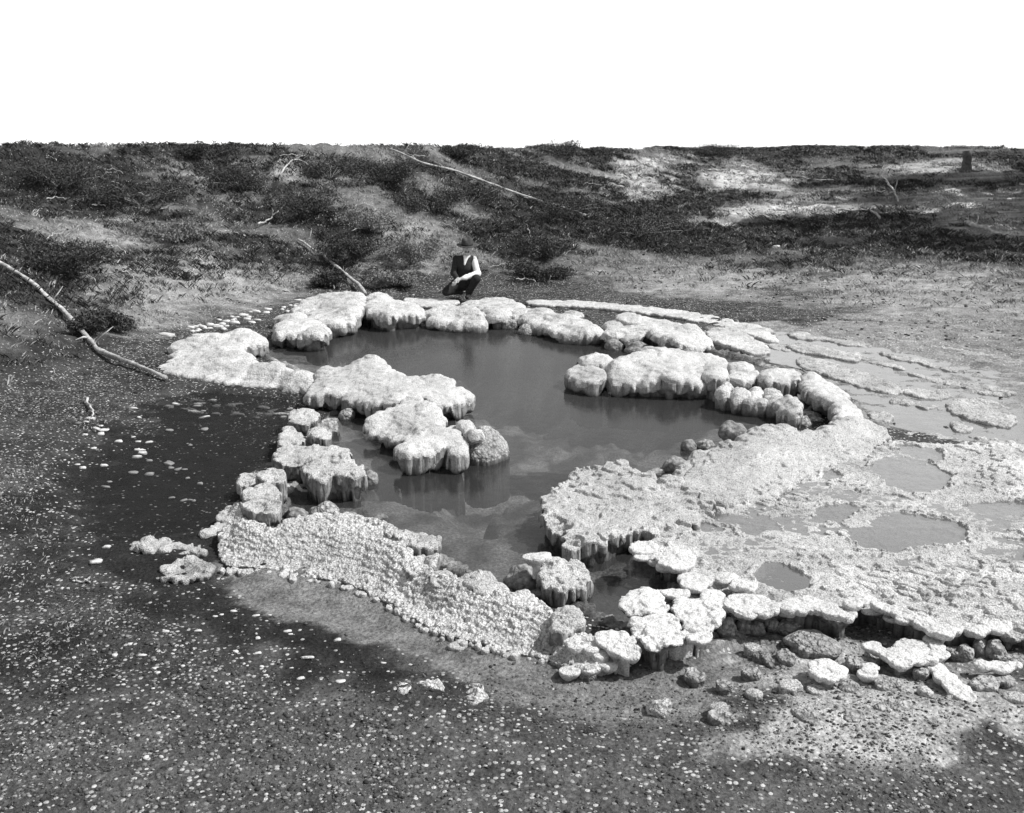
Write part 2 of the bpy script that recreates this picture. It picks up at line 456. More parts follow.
# ------------------------------------------------------------------ sinter formations
SEED = [0]
def sinter(name, label, pts, lobe=(0.05, 0.11), over=0.06, lip=0.035, flute=0.02, fsize=0.06, nod=(0.05, 0.010),
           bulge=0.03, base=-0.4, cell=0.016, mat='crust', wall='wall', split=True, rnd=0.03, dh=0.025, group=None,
           cat='sinter ledge', pits=None, sm=2, lump=0.03, dome=0.05, lay=0.022, layk=0.75, wallz=0.03):
    SEED[0] += 1; sd = SEED[0]
    r = np.random.default_rng(100 + sd)
    P = chaikin(W(pts), sm)
    mar = lobe[1] + 0.06
    x0, y0 = P[:, 0].min() - mar, P[:, 1].min() - mar
    x1, y1 = P[:, 0].max() + mar, P[:, 1].max() + mar
    gx = np.arange(x0, x1, cell); gy = np.arange(y0, y1, cell)
    X, Y = np.meshgrid(gx, gy, indexing='ij')
    d0, H = poly_fields(X, Y, P)
    # scalloped outline: round lobes strung along the edge
    rm = 0.5 * (lobe[0] + lobe[1])
    d = d0 + 0.16 * rm
    seg = np.roll(P, -1, 0) - P; sl = np.hypot(seg[:, 0], seg[:, 1]); cum = np.concatenate([[0], np.cumsum(sl)])
    area = 0.5 * np.sum(P[:, 0] * np.roll(P[:, 1], -1) - np.roll(P[:, 0], -1) * P[:, 1])
    sg = 1 if area > 0 else -1
    s = 0.0; top = H.copy()
    while s < cum[-1]:
        rr = r.uniform(*lobe)
        i = min(np.searchsorted(cum, s, side='right') - 1, len(P) - 1)
        t = (s - cum[i]) / max(sl[i], 1e-6)
        p = P[i] + seg[i] * t
        nrm = np.array([-seg[i, 1], seg[i, 0]]) / max(sl[i], 1e-6) * sg
        c = p[:2] + nrm * rr * r.uniform(0.5, 0.95)
        ia, ib = np.searchsorted(gx, [c[0] - rr * 2.2, c[0] + rr * 2.2]); ja, jb = np.searchsorted(gy, [c[1] - rr * 2.2, c[1] + rr * 2.2])
        if ib > ia and jb > ja:
            dc = np.hypot(X[ia:ib, ja:jb] - c[0], Y[ia:ib, ja:jb] - c[1])
            d[ia:ib, ja:jb] = smin(d[ia:ib, ja:jb], dc - rr, 0.12 * rr + 0.004)
            hh = r.uniform(-dh, dh)
            top[ia:ib, ja:jb] += hh * sstep((1.35 - dc / rr) * 3) + dome * rr * np.clip(1 - (dc / rr) ** 2, 0, 1)
        s += rr * r.uniform(1.15, 1.7)
    Hs = top.copy()
    inn = np.clip(-d, 0, 10)
    top = top + bulge * (1 - np.exp(-inn / 0.12)) + lump * (fbm(X * 5, Y * 5, sd, 3) - 0.5) * 2 * sstep(inn / 0.1)
    if pits is not None:
        top = pits(X, Y, top)
    # thin crusts laid one on another: little steps
    sc, _ = worley(X + .02 * fbm(X * 9, Y * 9, 3, 2), Y, lay * 3.4, sd + 3)
    ph = (top + 0.03 * fbm(X * 5, Y * 5, sd + 6, 3)) / lay - 0.75 * sc
    ph = ph + 0.12 * vnoise(X * 40, Y * 40, 2)
    fr = ph - np.floor(ph)
    top = top + layk * lay * (sstep((fr - 0.86) / 0.14) - fr)
    f1, f2 = worley(X + 0.006 * np.sin(Y * 90), Y, nod[0], sd)
    top = top + nod[1] * (1 - np.clip(f1 * 1.25, 0, 1) ** 2) * sstep((fbm(X * 2.5, Y * 2.5, sd + 3, 3) - .25) * 2.2)
    f1b, _ = worley(X, Y, nod[0] * 2.6, sd + 2)
    top = top + nod[1] * 1.0 * (1 - f1b)
    w1, w2 = worley(X, Y, fsize, sd + 7)
    fl = np.sqrt(np.clip(w2 - w1, 0, 0.7) / 0.7)
    dn = 0.012 * (fbm(X * 22, Y * 22, sd + 4, 2) - 0.5)
    ztop = float(np.where(d < 0.05, top, -9).max()) + 3 * cell
    gz = np.arange(base - 2 * cell, ztop + cell, cell)
    Z = gz[None, None, :]
    t = Hs[:, :, None] - Z
    drip = (0.35 + 1.3 * vnoise(X * 0.9 / fsize, Y * 0.9 / fsize, sd + 1))[:, :, None]
    ins = over * sstep((t - lip * drip) / 0.07) - 0.25 * over * sstep((t - 0.22) / 0.2)
    A = (d + dn)[:, :, None] + ins + (flute * (0.75 - fl))[:, :, None] * sstep((t + 0.004) / 0.05) * (0.8 + 0.35 * np.sin(Z * 23 + 9 * drip))
    B = Z - top[:, :, None]
    f = smax(A, B, rnd)
    f = smax(f, base - Z, 0.01)
    f[0] = f[-1] = 1; f[:, 0] = f[:, -1] = 1; f[:, :, 0] = f[:, :, -1] = 1
    V, Q, (I, J, K) = surface_nets(f, np.array([x0, y0, gz[0]]), cell)
    cen = np.array([P[:, 0].mean(), P[:, 1].mean(), 0.0])
    V = V - cen
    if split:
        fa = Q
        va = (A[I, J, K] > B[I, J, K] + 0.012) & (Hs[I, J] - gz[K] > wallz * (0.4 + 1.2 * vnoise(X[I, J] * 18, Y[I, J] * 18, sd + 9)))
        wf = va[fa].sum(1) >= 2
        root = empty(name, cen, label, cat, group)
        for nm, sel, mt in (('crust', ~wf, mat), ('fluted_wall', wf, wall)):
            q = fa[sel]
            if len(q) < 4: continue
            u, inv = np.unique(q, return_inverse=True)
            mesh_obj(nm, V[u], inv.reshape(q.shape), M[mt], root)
        # keep normals continuous over the seam is not needed: the crust ends in a lip there
        return root
    # keep the one connected body, drop crumbs
    lab = np.arange(len(V))
    e = np.concatenate([Q[:, [0, 1]], Q[:, [1, 2]], Q[:, [2, 3]]])
    while True:
        m = np.minimum(lab[e[:, 0]], lab[e[:, 1]]); old = lab.copy()
        np.minimum.at(lab, e[:, 0], m); np.minimum.at(lab, e[:, 1], m); lab = lab[lab]
        if (lab == old).all(): break
    ids, ct = np.unique(lab, return_counts=True)
    Q = Q[lab[Q[:, 0]] == ids[ct.argmax()]]
    u, inv = np.unique(Q, return_inverse=True)
    o = mesh_obj(name, V[u], inv.reshape(Q.shape), M[mat], None, True, cen)
    return tag(o, label, cat, group)

FAR = dict(lobe=(0.10, 0.22), fsize=0.15, flute=0.085, nod=(0.05, 0.003), cell=0.022, mat='crust_far', wall='wall_shade_far', over=0.11, lip=0.13, base=-0.3, lump=0.022, bulge=0.05, rnd=0.06, dome=.08, lay=.05, layk=.35, dh=.022, wallz=.09)
MID = dict(lobe=(0.06, 0.14), fsize=0.10, flute=0.07, nod=(0.035, 0.003), cell=0.0145, mat='crust_smooth', wall='wall_shade_far', over=0.09, lip=0.12, bulge=0.04, rnd=0.045, lay=.035, layk=.35, dome=.06, dh=.018, lump=.02, wallz=.06)
NEAR = dict(lobe=(0.035, 0.08), fsize=0.065, flute=0.05, nod=(0.022, 0.0035), cell=0.0095, over=0.055, lip=0.09, rnd=0.016, lump=0.014, bulge=.006, dome=.02, dh=.018, wallz=.03)
FLAT = dict(lobe=(0.05, 0.13), fsize=0.08, flute=0.01, nod=(0.06, 0.004), cell=0.020, over=0.03, lip=0.02, base=-0.12, mat='crust_far', bulge=0.002, rnd=0.012, split=False, lump=0.012, dh=0.01, cat='sinter shelf', lay=.02)
PAD = dict(lobe=(0.016, 0.05), fsize=0.04, flute=0.006, nod=(0.03, 0.0015), cell=0.0075, over=0.05, lip=0.014, base=-0.15, mat='crust_white', bulge=0.004, rnd=0.007, split=False, lump=0.007, dh=0.006, cat='sinter pad', dome=.0, lay=.010)

def K(preset, **kw):
    d = dict(preset); d.update(kw); return d

def h(pts, z): return [(p[0], p[1], z) for p in pts]

# --- far rim, left to right
sinter('sinter_ledge', 'flat white sinter arm at the far left end of the pool rim', [(172,346,.1),(189,340,.15),(219,335,.22),(246,331,.25),(261,333,.25),(262,342,.22),(252,343,.22),(240,350,.18),(250,353,.2),(251,361,.18),(275,364,.2),(292,371,.2),(316,371,.2),(314,387,.1),(288,389,.07),(261,386,.05),(221,383,.05),(174,374,.04),(155,371,.03),(172,358,.06)], **K(FAR, bulge=.04))
sinter('sinter_ledge', 'blocky sinter ledge between the flat left arm and the big rounded far ledge', [(270,333,.22),(285,318,.15),(300,316,.2),(318,321,.25),(329,329,.25),(322,337,.22),(305,338,.2),(295,332,.22),(285,334,.22)], **K(FAR))
sinter('sinter_ledge', 'tall rounded white ledge on the far rim where the slanting dead branch ends', [(294,312,.1),(307,300,.2),(332,294,.3),(350,294,.3),(363,296,.3),(364,306,.3),(361,313,.3),(352,318,.25),(340,322,.25),(325,322,.25),(315,318,.2),(300,314,.1)], **K(FAR, lobe=(.16,.3), bulge=.07))
sinter('sinter_ledge', 'rounded far rim ledge with drip fringe left of the crouching man', [(367,298,.3),(375,296,.3),(390,298,.3),(404,302,.28),(420,308,.25),(424,314,.22),(408,313,.25),(395,316,.25),(375,313,.28),(366,308,.3)], **K(FAR, lobe=(.14,.26), bulge=.06))
sinter('sinter_mound', 'broad rounded mound of the far rim directly below the crouching man', [(424,313,.18),(435,307,.22),(455,306,.25),(475,307,.25),(484,314,.25),(488,323,.13),(475,326,.12),(455,324,.12),(430,321,.14)], **K(FAR, cat='sinter mound', rnd=.07, bulge=.05))
sinter('sinter_mound', 'low lumpy mound at the feet of the crouching man', [(462,303,.12),(480,300,.15),(500,299,.15),(515,302,.15),(526,307,.18),(508,313,.2),(500,319,.18),(488,318,.18),(480,310,.2)], **K(FAR, cat='sinter mound', rnd=.08))
sinter('sinter_shelf', 'thin pale crust shelf on the shore just left of the crouching man', h([(400,299),(425,297),(460,299),(455,304),(428,307),(410,303)], .08), **K(FLAT))
sinter('sinter_ledge', 'wide fringed far rim ledge behind the pair of rounded heads in the water', [(504,313,.15),(522,309,.18),(545,310,.2),(565,316,.22),(590,320,.22),(602,327,.2),(598,334,.15),(580,335,.15),(560,333,.15),(540,326,.15),(520,319,.15)], **K(FAR))
sinter('sinter_pad', 'small pale pad lying on the wide fringed far ledge', h([(562,312),(572,310),(582,313),(580,316),(566,317)], .26), **K(FLAT, cat='sinter pad', base=.12))
sinter('sinter_ledge', 'rough far ledge with a dark hollow in its front, right part of the far rim', [(603,327,.2),(612,318,.2),(643,318,.22),(678,322,.22),(700,328,.2),(716,344,.1),(702,350,.06),(688,347,.2),(668,341,.26),(647,329,.28),(641,336,.2),(618,337,.16),(604,335,.16)], **K(FAR, over=.2, lip=.08))
sinter('sinter_pad', 'oval pale pad lying on top of the rough far ledge with the hollow', h([(615,315),(630,312),(643,316),(640,321),(620,321)], .29), **K(FLAT, cat='sinter pad', base=.12))
sinter('sinter_shelf', 'tapering pale shelf pointing right across the shallow channel', [(703,329,.14),(732,327,.15),(749,335,.13),(774,350,.07),(759,354,.06),(737,347,.1),(712,340,.12)], **K(FLAT))
sinter('sinter_shelf', 'thin tapering shelf behind the one that points right across the channel', h([(718,321),(745,322),(762,327),(779,338),(770,341),(748,333),(725,328)], .08), **K(FLAT))
sinter('sinter_shelf', 'long narrow curb of pale crust along the far shore behind the rim', h([(520,300),(577,300),(638,305),(690,311),(726,319),(772,328),(768,332),(722,325),(684,318),(636,311),(577,306),(535,305)], .07), **K(FLAT))

# --- left peninsula
sinter('sinter_ledge', 'large humped white peninsula ledge reaching right into the pool', [(316,372,.2),(337,369,.22),(361,359,.3),(372,356,.33),(386,360,.33),(396,374,.3),(424,376,.3),(448,377,.28),(457,386,.28),(469,391,.22),(468,398,.2),(448,404,.2),(435,402,.22),(410,396,.28),(395,403,.25),(366,405,.2),(352,398,.2),(335,394,.2),(318,397,.18),(303,394,.18),(312,386,.15)], **K(MID, bulge=.05, over=.12))
sinter('sinter_ledge', 'middle lobe of the peninsula with a dark undercut on its left', [(364,420,.2),(374,412,.24),(394,404,.28),(411,395,.3),(431,403,.3),(446,416,.26),(440,424,.24),(418,432,.22),(402,438,.18),(385,436,.13),(370,432,.13)], **K(MID, over=.13, lip=.07))
sinter('sinter_ledge', 'front lobe of the peninsula with hanging drip fringe over the water', [(395,449,.2),(404,442,.22),(421,431,.24),(440,424,.26),(460,426,.26),(468,436,.24),(466,450,.2),(457,452,.2),(450,445,.22),(440,446,.22),(428,453,.2),(410,453,.2)], **K(MID, lobe=(.05,.1), over=.07, fsize=.075, flute=.06))
sinter('sinter_mound', 'smooth round boss at the front right tip of the peninsula', [(468,441,.14),(475,434,.17),(492,433,.17),(501,440,.14),(501,449,.1),(488,454,.1),(473,451,.12)], **K(MID, lobe=(.12,.2), rnd=.08, over=0.0, flute=.03, dome=.2, cat='sinter mound', mat='crust_grey'))
sinter('sinter_pad', 'small oval slab leaning on the round boss at the peninsula tip', h([(460,422),(472,423),(480,431),(474,434),(465,430)], .3), **K(MID, split=False, base=.1, lobe=(.04,.07), cat='sinter pad', rnd=.05))

# --- centre right island
sinter('sinter_ledge', 'left block of the centre right island, split off by a dark crack', [(571,372,.2),(580,364,.24),(600,365,.26),(607,371,.26),(603,378,.2),(585,380,.18)], **K(MID, lobe=(.14,.22), rnd=.06, fsize=.14))
sinter('sinter_pad', 'flat pad behind the left block of the centre right island', h([(579,360),(590,356),(611,358),(612,362),(595,364),(582,364)], .28), **K(MID, cat='sinter pad', base=-.1))
sinter('sinter_ledge', 'large domed island of sinter right of the pool centre, fringed with drips', [(609,370,.26),(615,361,.3),(640,352,.34),(665,350,.34),(697,354,.32),(712,357,.3),(733,364,.26),(728,370,.24),(705,374,.25),(712,385,.14),(695,385,.17),(680,379,.24),(660,377,.26),(655,383,.18),(625,382,.18),(607,380,.18)], **K(MID, lobe=(.1,.2), rnd=.07, bulge=.10, flute=.085, fsize=.12))
sinter('sinter_stump', 'squat sinter block at the right shoulder of the domed island', h([(697,364),(715,365),(726,373),(722,379),(705,377)], .25), **K(MID, cat='sinter stump', over=.04, lobe=(.1,.16)))
sinter('sinter_stump', 'middle one of three squat blocks standing right of the domed island', h([(727,367),(740,363),(757,372),(753,378),(731,377)], .25), **K(MID, cat='sinter stump', over=.04, lobe=(.1,.16)))
sinter('sinter_stump', 'right one of three squat blocks, with ribbed walls, beside the dark rim', h([(759,372),(780,370),(801,373),(799,379),(780,380),(762,379)], .24), **K(MID, cat='sinter stump', over=.04, lobe=(.1,.16)))
for lab, pts in (('first knob from the left in the row standing in the water by the island', [(715,389),(725,384),(734,388),(731,395),(718,395)]),
                 ('smallest knob, second in the row standing in the water by the island', [(735,391),(741,388),(747,393),(743,399),(736,398)]),
                 ('third knob in the row standing in the water by the island', [(748,393),(757,390),(763,395),(756,401),(749,400)]),
                 ('widest knob, last on the right in the row by the island', [(763,394),(775,390),(786,396),(783,403),(767,402)])):
    sinter('sinter_stump', lab, h(pts, .17), **K(MID, cat='sinter stump', group='row of rounded knobs in the pool', lobe=(.07,.11), rnd=.08, over=.02, flute=.05, mat='crust_far'))
sinter('sinter_ledge', 'ribbed block in the inner bend of the right rim above the petal stones', [(777,399,.2),(788,394,.24),(800,403,.24),(801,413,.2),(790,414,.18),(780,408,.18)], **K(MID, over=.03, lobe=(.07,.12)))
sinter('sinter_ledge', 'dark undercut right rim curving round the inner bend of the pool', [(800,377,.22),(815,376,.2),(835,387,.2),(850,398,.2),(864,412,.2),(862,421,.18),(845,421,.22),(833,411,.24),(828,399,.26),(815,395,.26),(803,388,.25)], **K(MID, over=.13, lobe=(.08,.15)))

# --- left inner rim cluster
sinter('sinter_pad', 'northmost thin slab of the left inner rim, above the small stump', h([(286,412),(300,409),(318,411),(316,419),(308,424),(292,424)], .16), **K(NEAR, cat='sinter pad', cell=.013, over=.07))
sinter('sinter_ledge', 'ragged white slab left of the small round stump', h([(277,437),(286,426),(300,429),(304,437),(303,444),(280,446)], .17), **K(NEAR, cell=.013, over=.07))
sinter('sinter_stump', 'small round flat topped stump with ribbed sides in the left inner rim', h([(308,432),(318,428.5),(331,431),(330,436),(318,438),(309,436)], .21), **K(NEAR, cat='sinter stump', lobe=(.05,.08), over=.02, cell=.012))
sinter('sinter_stump', 'grey half sunken stump behind the small round stump', [(314,425,.12),(325,418,.15),(336,420,.13),(338,428,.08),(325,430,.08)], **K(NEAR, cat='sinter stump', lobe=(.06,.09), over=-.02, cell=.013, mat='crust_grey', rnd=.05))
sinter('sinter_ledge', 'broad thin slab lying across the left inner rim behind the fluted block', [(273,456,.2),(283,446,.2),(305,444,.2),(325,446,.22),(348,447,.22),(351,456,.22),(338,458,.22),(312,461,.2),(295,464,.2),(280,461,.2)], **K(NEAR, cell=.013, over=.08))
sinter('sinter_ledge', 'fluted block with finger columns overhanging the left bay of the pool', [(301,468,.24),(310,460,.25),(335,457,.26),(352,457,.26),(362,464,.25),(367,475,.22),(358,477,.22),(345,472,.25),(330,471,.25),(325,479,.22),(315,479,.22),(308,473,.24)], **K(NEAR, lobe=(.045,.075), flute=.06, over=.04, lip=.14, cell=.009, fsize=.085, rnd=.02))
sinter('sinter_ledge', 'ribbed slab left of the dark gap under the fluted block', [(252,476,.24),(269,468,.25),(283,469,.26),(287,475,.24),(283,481,.24),(265,480,.24)], **K(NEAR, over=.03, lip=.14, flute=.05, cell=.0095, fsize=.075))
sinter('sinter_pad', 'small pale tongue poking left from the ribbed slab', h([(240,476),(254,473),(252,481),(243,483)], .15), **K(NEAR, split=False, cat='sinter pad', base=-.1))
sinter('sinter_ledge', 'low layered slab between the ribbed slab and the wide stump', h([(240,495),(250,484),(265,482),(277,486),(280,497),(268,498),(255,498)], .22), **K(NEAR, cell=.012))
sinter('sinter_stump', 'wide flat topped stump with a dark ribbed front at the near left rim', h([(241,503),(255,495),(275,498),(281,506),(268,510),(250,508)], .27), **K(NEAR, cat='sinter stump', over=.02, lobe=(.05,.09), flute=.04))
sinter('sinter_ledge', 'pale crust apron sloping down on the outer side of the wide stump', [(215,521,.04),(234,500,.1),(247,505,.16),(249,516,.12),(232,521,.05)], **K(NEAR, split=False, base=-.12))
sinter('sinter_pad', 'thin splinter of crust at the outer left corner of the near rim', h([(198,533),(212,524),(223,521),(223,528),(204,537)], .05), **K(NEAR, split=False, base=-.1, cat='sinter pad'))

# --- near left rim
sinter('sinter_bank', 'long near rim of knobbly popcorn crust sloping to the muddy moat', [(220,530,0.115),(235,519,0.158),(258,520,0.180),(270,533,0.158),(286,519,0.180),(300,516,0.194),(330,513,0.202),(345,512,0.216),(365,517,0.202),(385,523,0.202),(400,530,0.202),(408,548,0.180),(420,562,0.158),(440,577,0.158),(470,583,0.158),(500,592,0.173),(520,594,0.158),(545,602,0.158),(556,616,0.144),(568,628,0.122),(590,634,0.108),(608,640,0.101),(600,656,0.042),(580,662,0.030),(560,663,0.018),(530,655,0.018),(500,648,0.018),(470,642,0.018),(440,632,0.018),(420,622,0.018),(400,610,0.018),(380,598,0.018),(360,588,0.018),(340,581,0.018),(310,577,0.018),(280,571,0.018),(250,567,0.018),(225,567,0.018),(217,550,0.036)],
       **K(NEAR, lobe=(.016,.042), nod=(.021,.0135), cell=.007, mat='crust_coarse', base=-.25, over=.035, lip=.016, wallz=.0, cat='sinter bank', bulge=.0, dh=.008, rnd=.012, lump=.035, layk=.5, dome=.1, lay=.03))
sinter('sinter_ledge', 'rounded flat pad with dark ribbed front on the inner edge of the near rim', h([(386,531),(400,528),(430,530),(440,538),(434,545),(412,546)], .21), **K(NEAR, lobe=(.05,.09), over=.03))
sinter('sinter_ledge', 'second wedge step down the inner edge of the near rim', h([(405,556),(420,553),(438,555),(439,561),(422,569),(408,569)], .18), **K(NEAR, over=.05, lobe=(.04,.07)))
sinter('sinter_ledge', 'third small step on the inner edge of the near rim', h([(428,571),(445,567),(455,573),(450,581),(435,582)], .18), **K(NEAR, lobe=(.04,.07)))
sinter('sinter_ledge', 'fourth wide rounded step of the near rim beside the dark wet boulder', [(458,579,.17),(475,571,.18),(491,573,.18),(507,590,.14),(500,598,.14),(475,594,.15)], **K(NEAR, lobe=(.05,.09)))
sinter('sinter_ledge', 'pale knob of the near rim in front of the block with ribbed sides', [(507,597,.14),(512,592,.17),(525,588,.18),(534,596,.15),(525,604,.14)], **K(NEAR, lobe=(.05,.08), rnd=.05))
sinter('sinter_ledge', 'overhanging crust pad with dark teeth beneath at the near rim gap', h([(548,623),(558,607),(577,604),(584,620),(573,626),(556,632)], .17), **K(NEAR, over=.06, flute=.03))
sinter('sinter_pad', 'smooth white cap at the right end of the near rim', [(594,634,.17),(610,628,.19),(626,629,.19),(643,645,.17),(638,655,.15),(622,656,.14),(605,648,.15)], **K(PAD, lobe=(.03,.06)))
sinter('sinter_pad', 'lumpy crust pad beside the smooth white cap at the near rim end', [(552,650,.08),(565,638,.14),(585,640,.16),(600,650,.13),(598,660,.08),(575,663,.06),(558,660,.05)], **K(NEAR, split=False, cat='sinter pad', base=-.1))
sinter('sinter_pad', 'oval white disc lowest on the outer foot of the near rim', h([(560,668),(571,662),(584,665),(582,672),(566,673)], .05), **K(PAD))
sinter('sinter_pad', 'white disc pad just right of the lowest oval disc', h([(583,664),(597,658),(602,664),(593,669),(585,669)], .07), **K(PAD))
sinter('sinter_pad', 'white disc on the rim foot below the smooth white cap', h([(601,659),(612,655),(619,661),(612,667),(603,666)], .08), **K(PAD))
sinter('sinter_pad', 'round white disc midway along the outer foot of the near rim', h([(450,642),(458,638),(467,641),(462,647),(452,647)], .02), **K(PAD, over=.01))

# --- block in the gap
sinter('sinter_stump', 'isolated block with ribbed drip sides standing in the near gap of the pool', [(538,572,.15),(540,560,.17),(561,553,.18),(578,560,.17),(593,575,.13),(588,583,.13),(573,588,.14),(556,592,.14),(544,582,.15)], **K(NEAR, cat='sinter stump', lobe=(.03,.055), over=.05, lip=.10, flute=.05, fsize=.06, cell=.008, rnd=.018))
sinter('sinter_pad', 'small white leaf shaped pad behind the isolated ribbed block', h([(520,556),(530,551),(550,552),(552,557),(535,561)], .26), **K(PAD, base=.1))

# --- right side : finger ledge, ridge, terrace
sinter('sinter_ledge', 'big right shore ledge with finger lobes pointing left over the water', [(541,512,.22),(545,494,.22),(560,482,.22),(577,467,.22),(596,461,.24),(618,457,.27),(640,470,.28),(660,476,.28),(690,480,.27),(720,500,.18),(700,520,.155),(680,537,.15),(650,535,.15),(630,530,.18),(620,536,.2),(600,541,.2),(575,541,.2),(561,544,.2),(568,529,.22),(552,526,.2)], **K(NEAR, lobe=(.035,.09), over=.06, lip=.08, flute=.055, fsize=.075, cell=.009, nod=(.022,.005), dh=.035, lump=.03, lay=.03, layk=.9, rnd=.014))
sinter('sinter_ridge', 'massive rounded white ridge along the right inner shore of the pool', [(672,476,.2),(682,464,.2),(697,452,.22),(715,445,.26),(735,440,.28),(755,427,.33),(775,421,.35),(790,424,.32),(805,432,.28),(830,428,.25),(845,418,.22),(870,418,.18),(890,432,.12),(885,445,.1),(860,460,.1),(835,464,.12),(805,475,.14),(780,492,.15),(745,500,.155),(715,504,.17),(690,486,.24)], **K(MID, lobe=(.06,.13), cell=.012, bulge=.06, rnd=.035, nod=(.024,.005), cat='sinter ridge', over=.05, mat='crust', lay=.03, layk=.7))
PITS = [chaikin(W(p, .12), 2) for p in (
    [(860,467),(880,459),(905,457),(932,463),(957,478),(942,490),(915,493),(888,483)],
    [(842,529),(868,516),(905,512),(945,519),(970,532),(962,545),(920,549),(880,551),(855,544)],
    [(816,470),(834,467),(846,477),(828,483)],
    [(822,508),(843,500),(864,508),(842,521),(824,519)],
    [(733,528),(758,519),(778,527),(752,537)],
    [(752,566),(775,561),(800,574),(814,585),(790,591),(762,582)],
    [(962,503),(1010,500),(1060,505),(1060,516),(1000,514),(974,511)],
    [(893,443),(925,446),(955,457),(945,462),(915,455)])]
def terrace_pits(X, Y, top):
    # broken plates running down to the right
    u = X * 0.8 - Y * 0.6; v = X * 0.6 + Y * 0.8
    f1, f2 = worley(u * 0.45 + .05 * fbm(X * 6, Y * 6, 2, 2), v, 0.085, 9)
    msk = sstep((fbm(X * 1.1, Y * 1.1, 12, 2) - 0.30) * 6) * np.exp(-((X - 2.1) / 1.0) ** 2 - ((Y - 6.5) / .9) ** 2)
    top = top + msk * 0.07 * (np.clip(f2 - f1, 0, .3) / .3 - 0.75)
    top = top + 0.10 * (fbm(u * .7 + 3, v * 1.5, 5, 4) - .47)
    top = np.maximum(top, .117)
    # hollows that hold water
    hol = fbm(u * 0.9, v * 1.7, 6, 4)
    top = top - 0.06 * sstep((hol - 0.60) * 9) * sstep((6.2 - Y - .25 * X) * -2)
    top = top - 0.03 * sstep((0.45 - fbm(X * 2.4, Y * 2.4, 3, 3)) * 7)
    n = 0.20 * (fbm(X * 4, Y * 4, 5, 4) - 0.5) + .05 * (fbm(X * 22, Y * 22, 7, 2) - .5)
    for i, P in enumerate(PITS):
        dd = poly_fields(X, Y, P, False)[0] + n
        ww = sstep((.5 - dd) / .35) * (dd > 0) * .8
        top = top * (1 - ww) + ww * np.clip(top, .116, .124 + .012 * np.exp(-(dd / .04) ** 2))
        lvl = 0.085 if i != 5 else 0.03
        w = sstep((0.012 - dd) / 0.03)
        top = top * (1 - w) + (lvl + 0.02 * n) * w
    return top
sinter('sinter_terrace', 'wide crusted terrace with round shallow pools filling the right side', [(648,540,.15),(657,560,.15),(682,565,.15),(677,578,.15),(690,588,.15),(722,601,.15),(734,609,.15),(761,612,.15),(780,606,.15),(797,610,.15),(816,608,.15),(850,617,.15),(846,603,.15),(870,601,.15),(894,611,.15),(927,627,.15),(947,633,.15),(972,626,.15),(1004,628,.15),(1100,640,.15),(1120,458,.15),(1004,443,.15),(930,439,.15),(885,436,.15),(850,455,.15),(800,468,.15),(745,490,.15),(700,505,.15)],
       **K(NEAR, lobe=(.03,.09), over=.045, lip=.02, flute=.02, nod=(.024,.006), cell=.0105, bulge=.0, base=-.12, rnd=.010, lump=.02, layk=.95, lay=.024, pits=terrace_pits, cat='sinter terrace', dh=.02, mat='crust_terrace'))
for lab, pts, z in (('white scalloped pad hanging over the gap below the finger ledge', [(626,546),(640,538),(655,541),(657,550),(641,553)], .22),
                    ('second scalloped pad right of the first over the dark gap', [(656,561),(665,550),(681,547),(698,556),(690,567),(670,569)], .22),
                    ('ragged pad at the terrace corner above the mushroom clumps', [(675,577),(690,570),(706,574),(708,584),(690,589)], .21),
                    ('long white lip pad over the dark hollow of the terrace edge', [(722,602),(735,592),(760,594),(778,603),(762,612),(737,610)], .19),
                    ('bright lip pad right of the long one on the terrace edge', [(779,606),(792,595),(815,596),(835,604),(850,616),(832,614),(812,609),(796,611)], .19),
                    ('narrow white tongue on the terrace edge right of the bright lip pad', [(842,602),(852,598),(862,602),(856,606)], .18),
                    ('long white overhanging lip in front of the terrace at the right', [(868,602),(885,602),(910,610),(935,622),(962,629),(948,635),(926,628),(908,617),(890,611)], .18)):
    sinter('sinter_pad', lab, h(pts, z), **K(PAD, lobe=(.02,.06), over=.03, base=z - .045))
# thin plates stepping down from the terrace lip to the wet ground
_pr = random.Random(5)
LIPS = [((640,548),(700,584),.19), ((690,590),(735,606),.16), ((725,606),(850,612),.15), ((860,600),(950,630),.15), ((950,628),(1010,628),.14), ((640,640),(690,644),.10), ((690,574),(760,588),.19),
        ((560,640),(610,656),.12), ((655,590),(690,600),.18)]
for (ax_, ay_), (bx_, by_), z in LIPS:
    n = max(3, int(math.hypot(bx_ - ax_, by_ - ay_) / 11))
    for q in range(n):
        t = (q + _pr.uniform(.1, .9)) / n
        cx, cy = ax_ + (bx_ - ax_) * t + _pr.uniform(-5, 5), ay_ + (by_ - ay_) * t + _pr.uniform(-5, 4)
        rx, ry = _pr.uniform(6, 15), _pr.uniform(3.2, 6)
        a0 = _pr.random() * 6
        pts = [(cx + rx * _pr.uniform(.7, 1.15) * math.cos(a0 + k * .9), cy + ry * _pr.uniform(.7, 1.15) * math.sin(a0 + k * .9)) for k in range(7)]
        zz = z + _pr.uniform(-.02, .03)
        sinter('sinter_plate', 'thin scalloped white plate, one of many overlapping along the right terrace lip', h(pts, zz), **K(PAD, cat='sinter plate', base=zz - _pr.uniform(.03, .05) if zz > .12 else -.06, over=.03 if zz > .12 else .004, group='overlapping plates along the terrace lip', cell=.008))
U = dict(lobe=(.022,.055), over=.07, lip=.02, flute=.05, fsize=.075, nod=(.026,.003), cell=.009, mat='crust_white', rnd=.011, cat='sinter mushroom', lump=.018, bulge=.01, dome=.03, lay=.018, dh=.012)
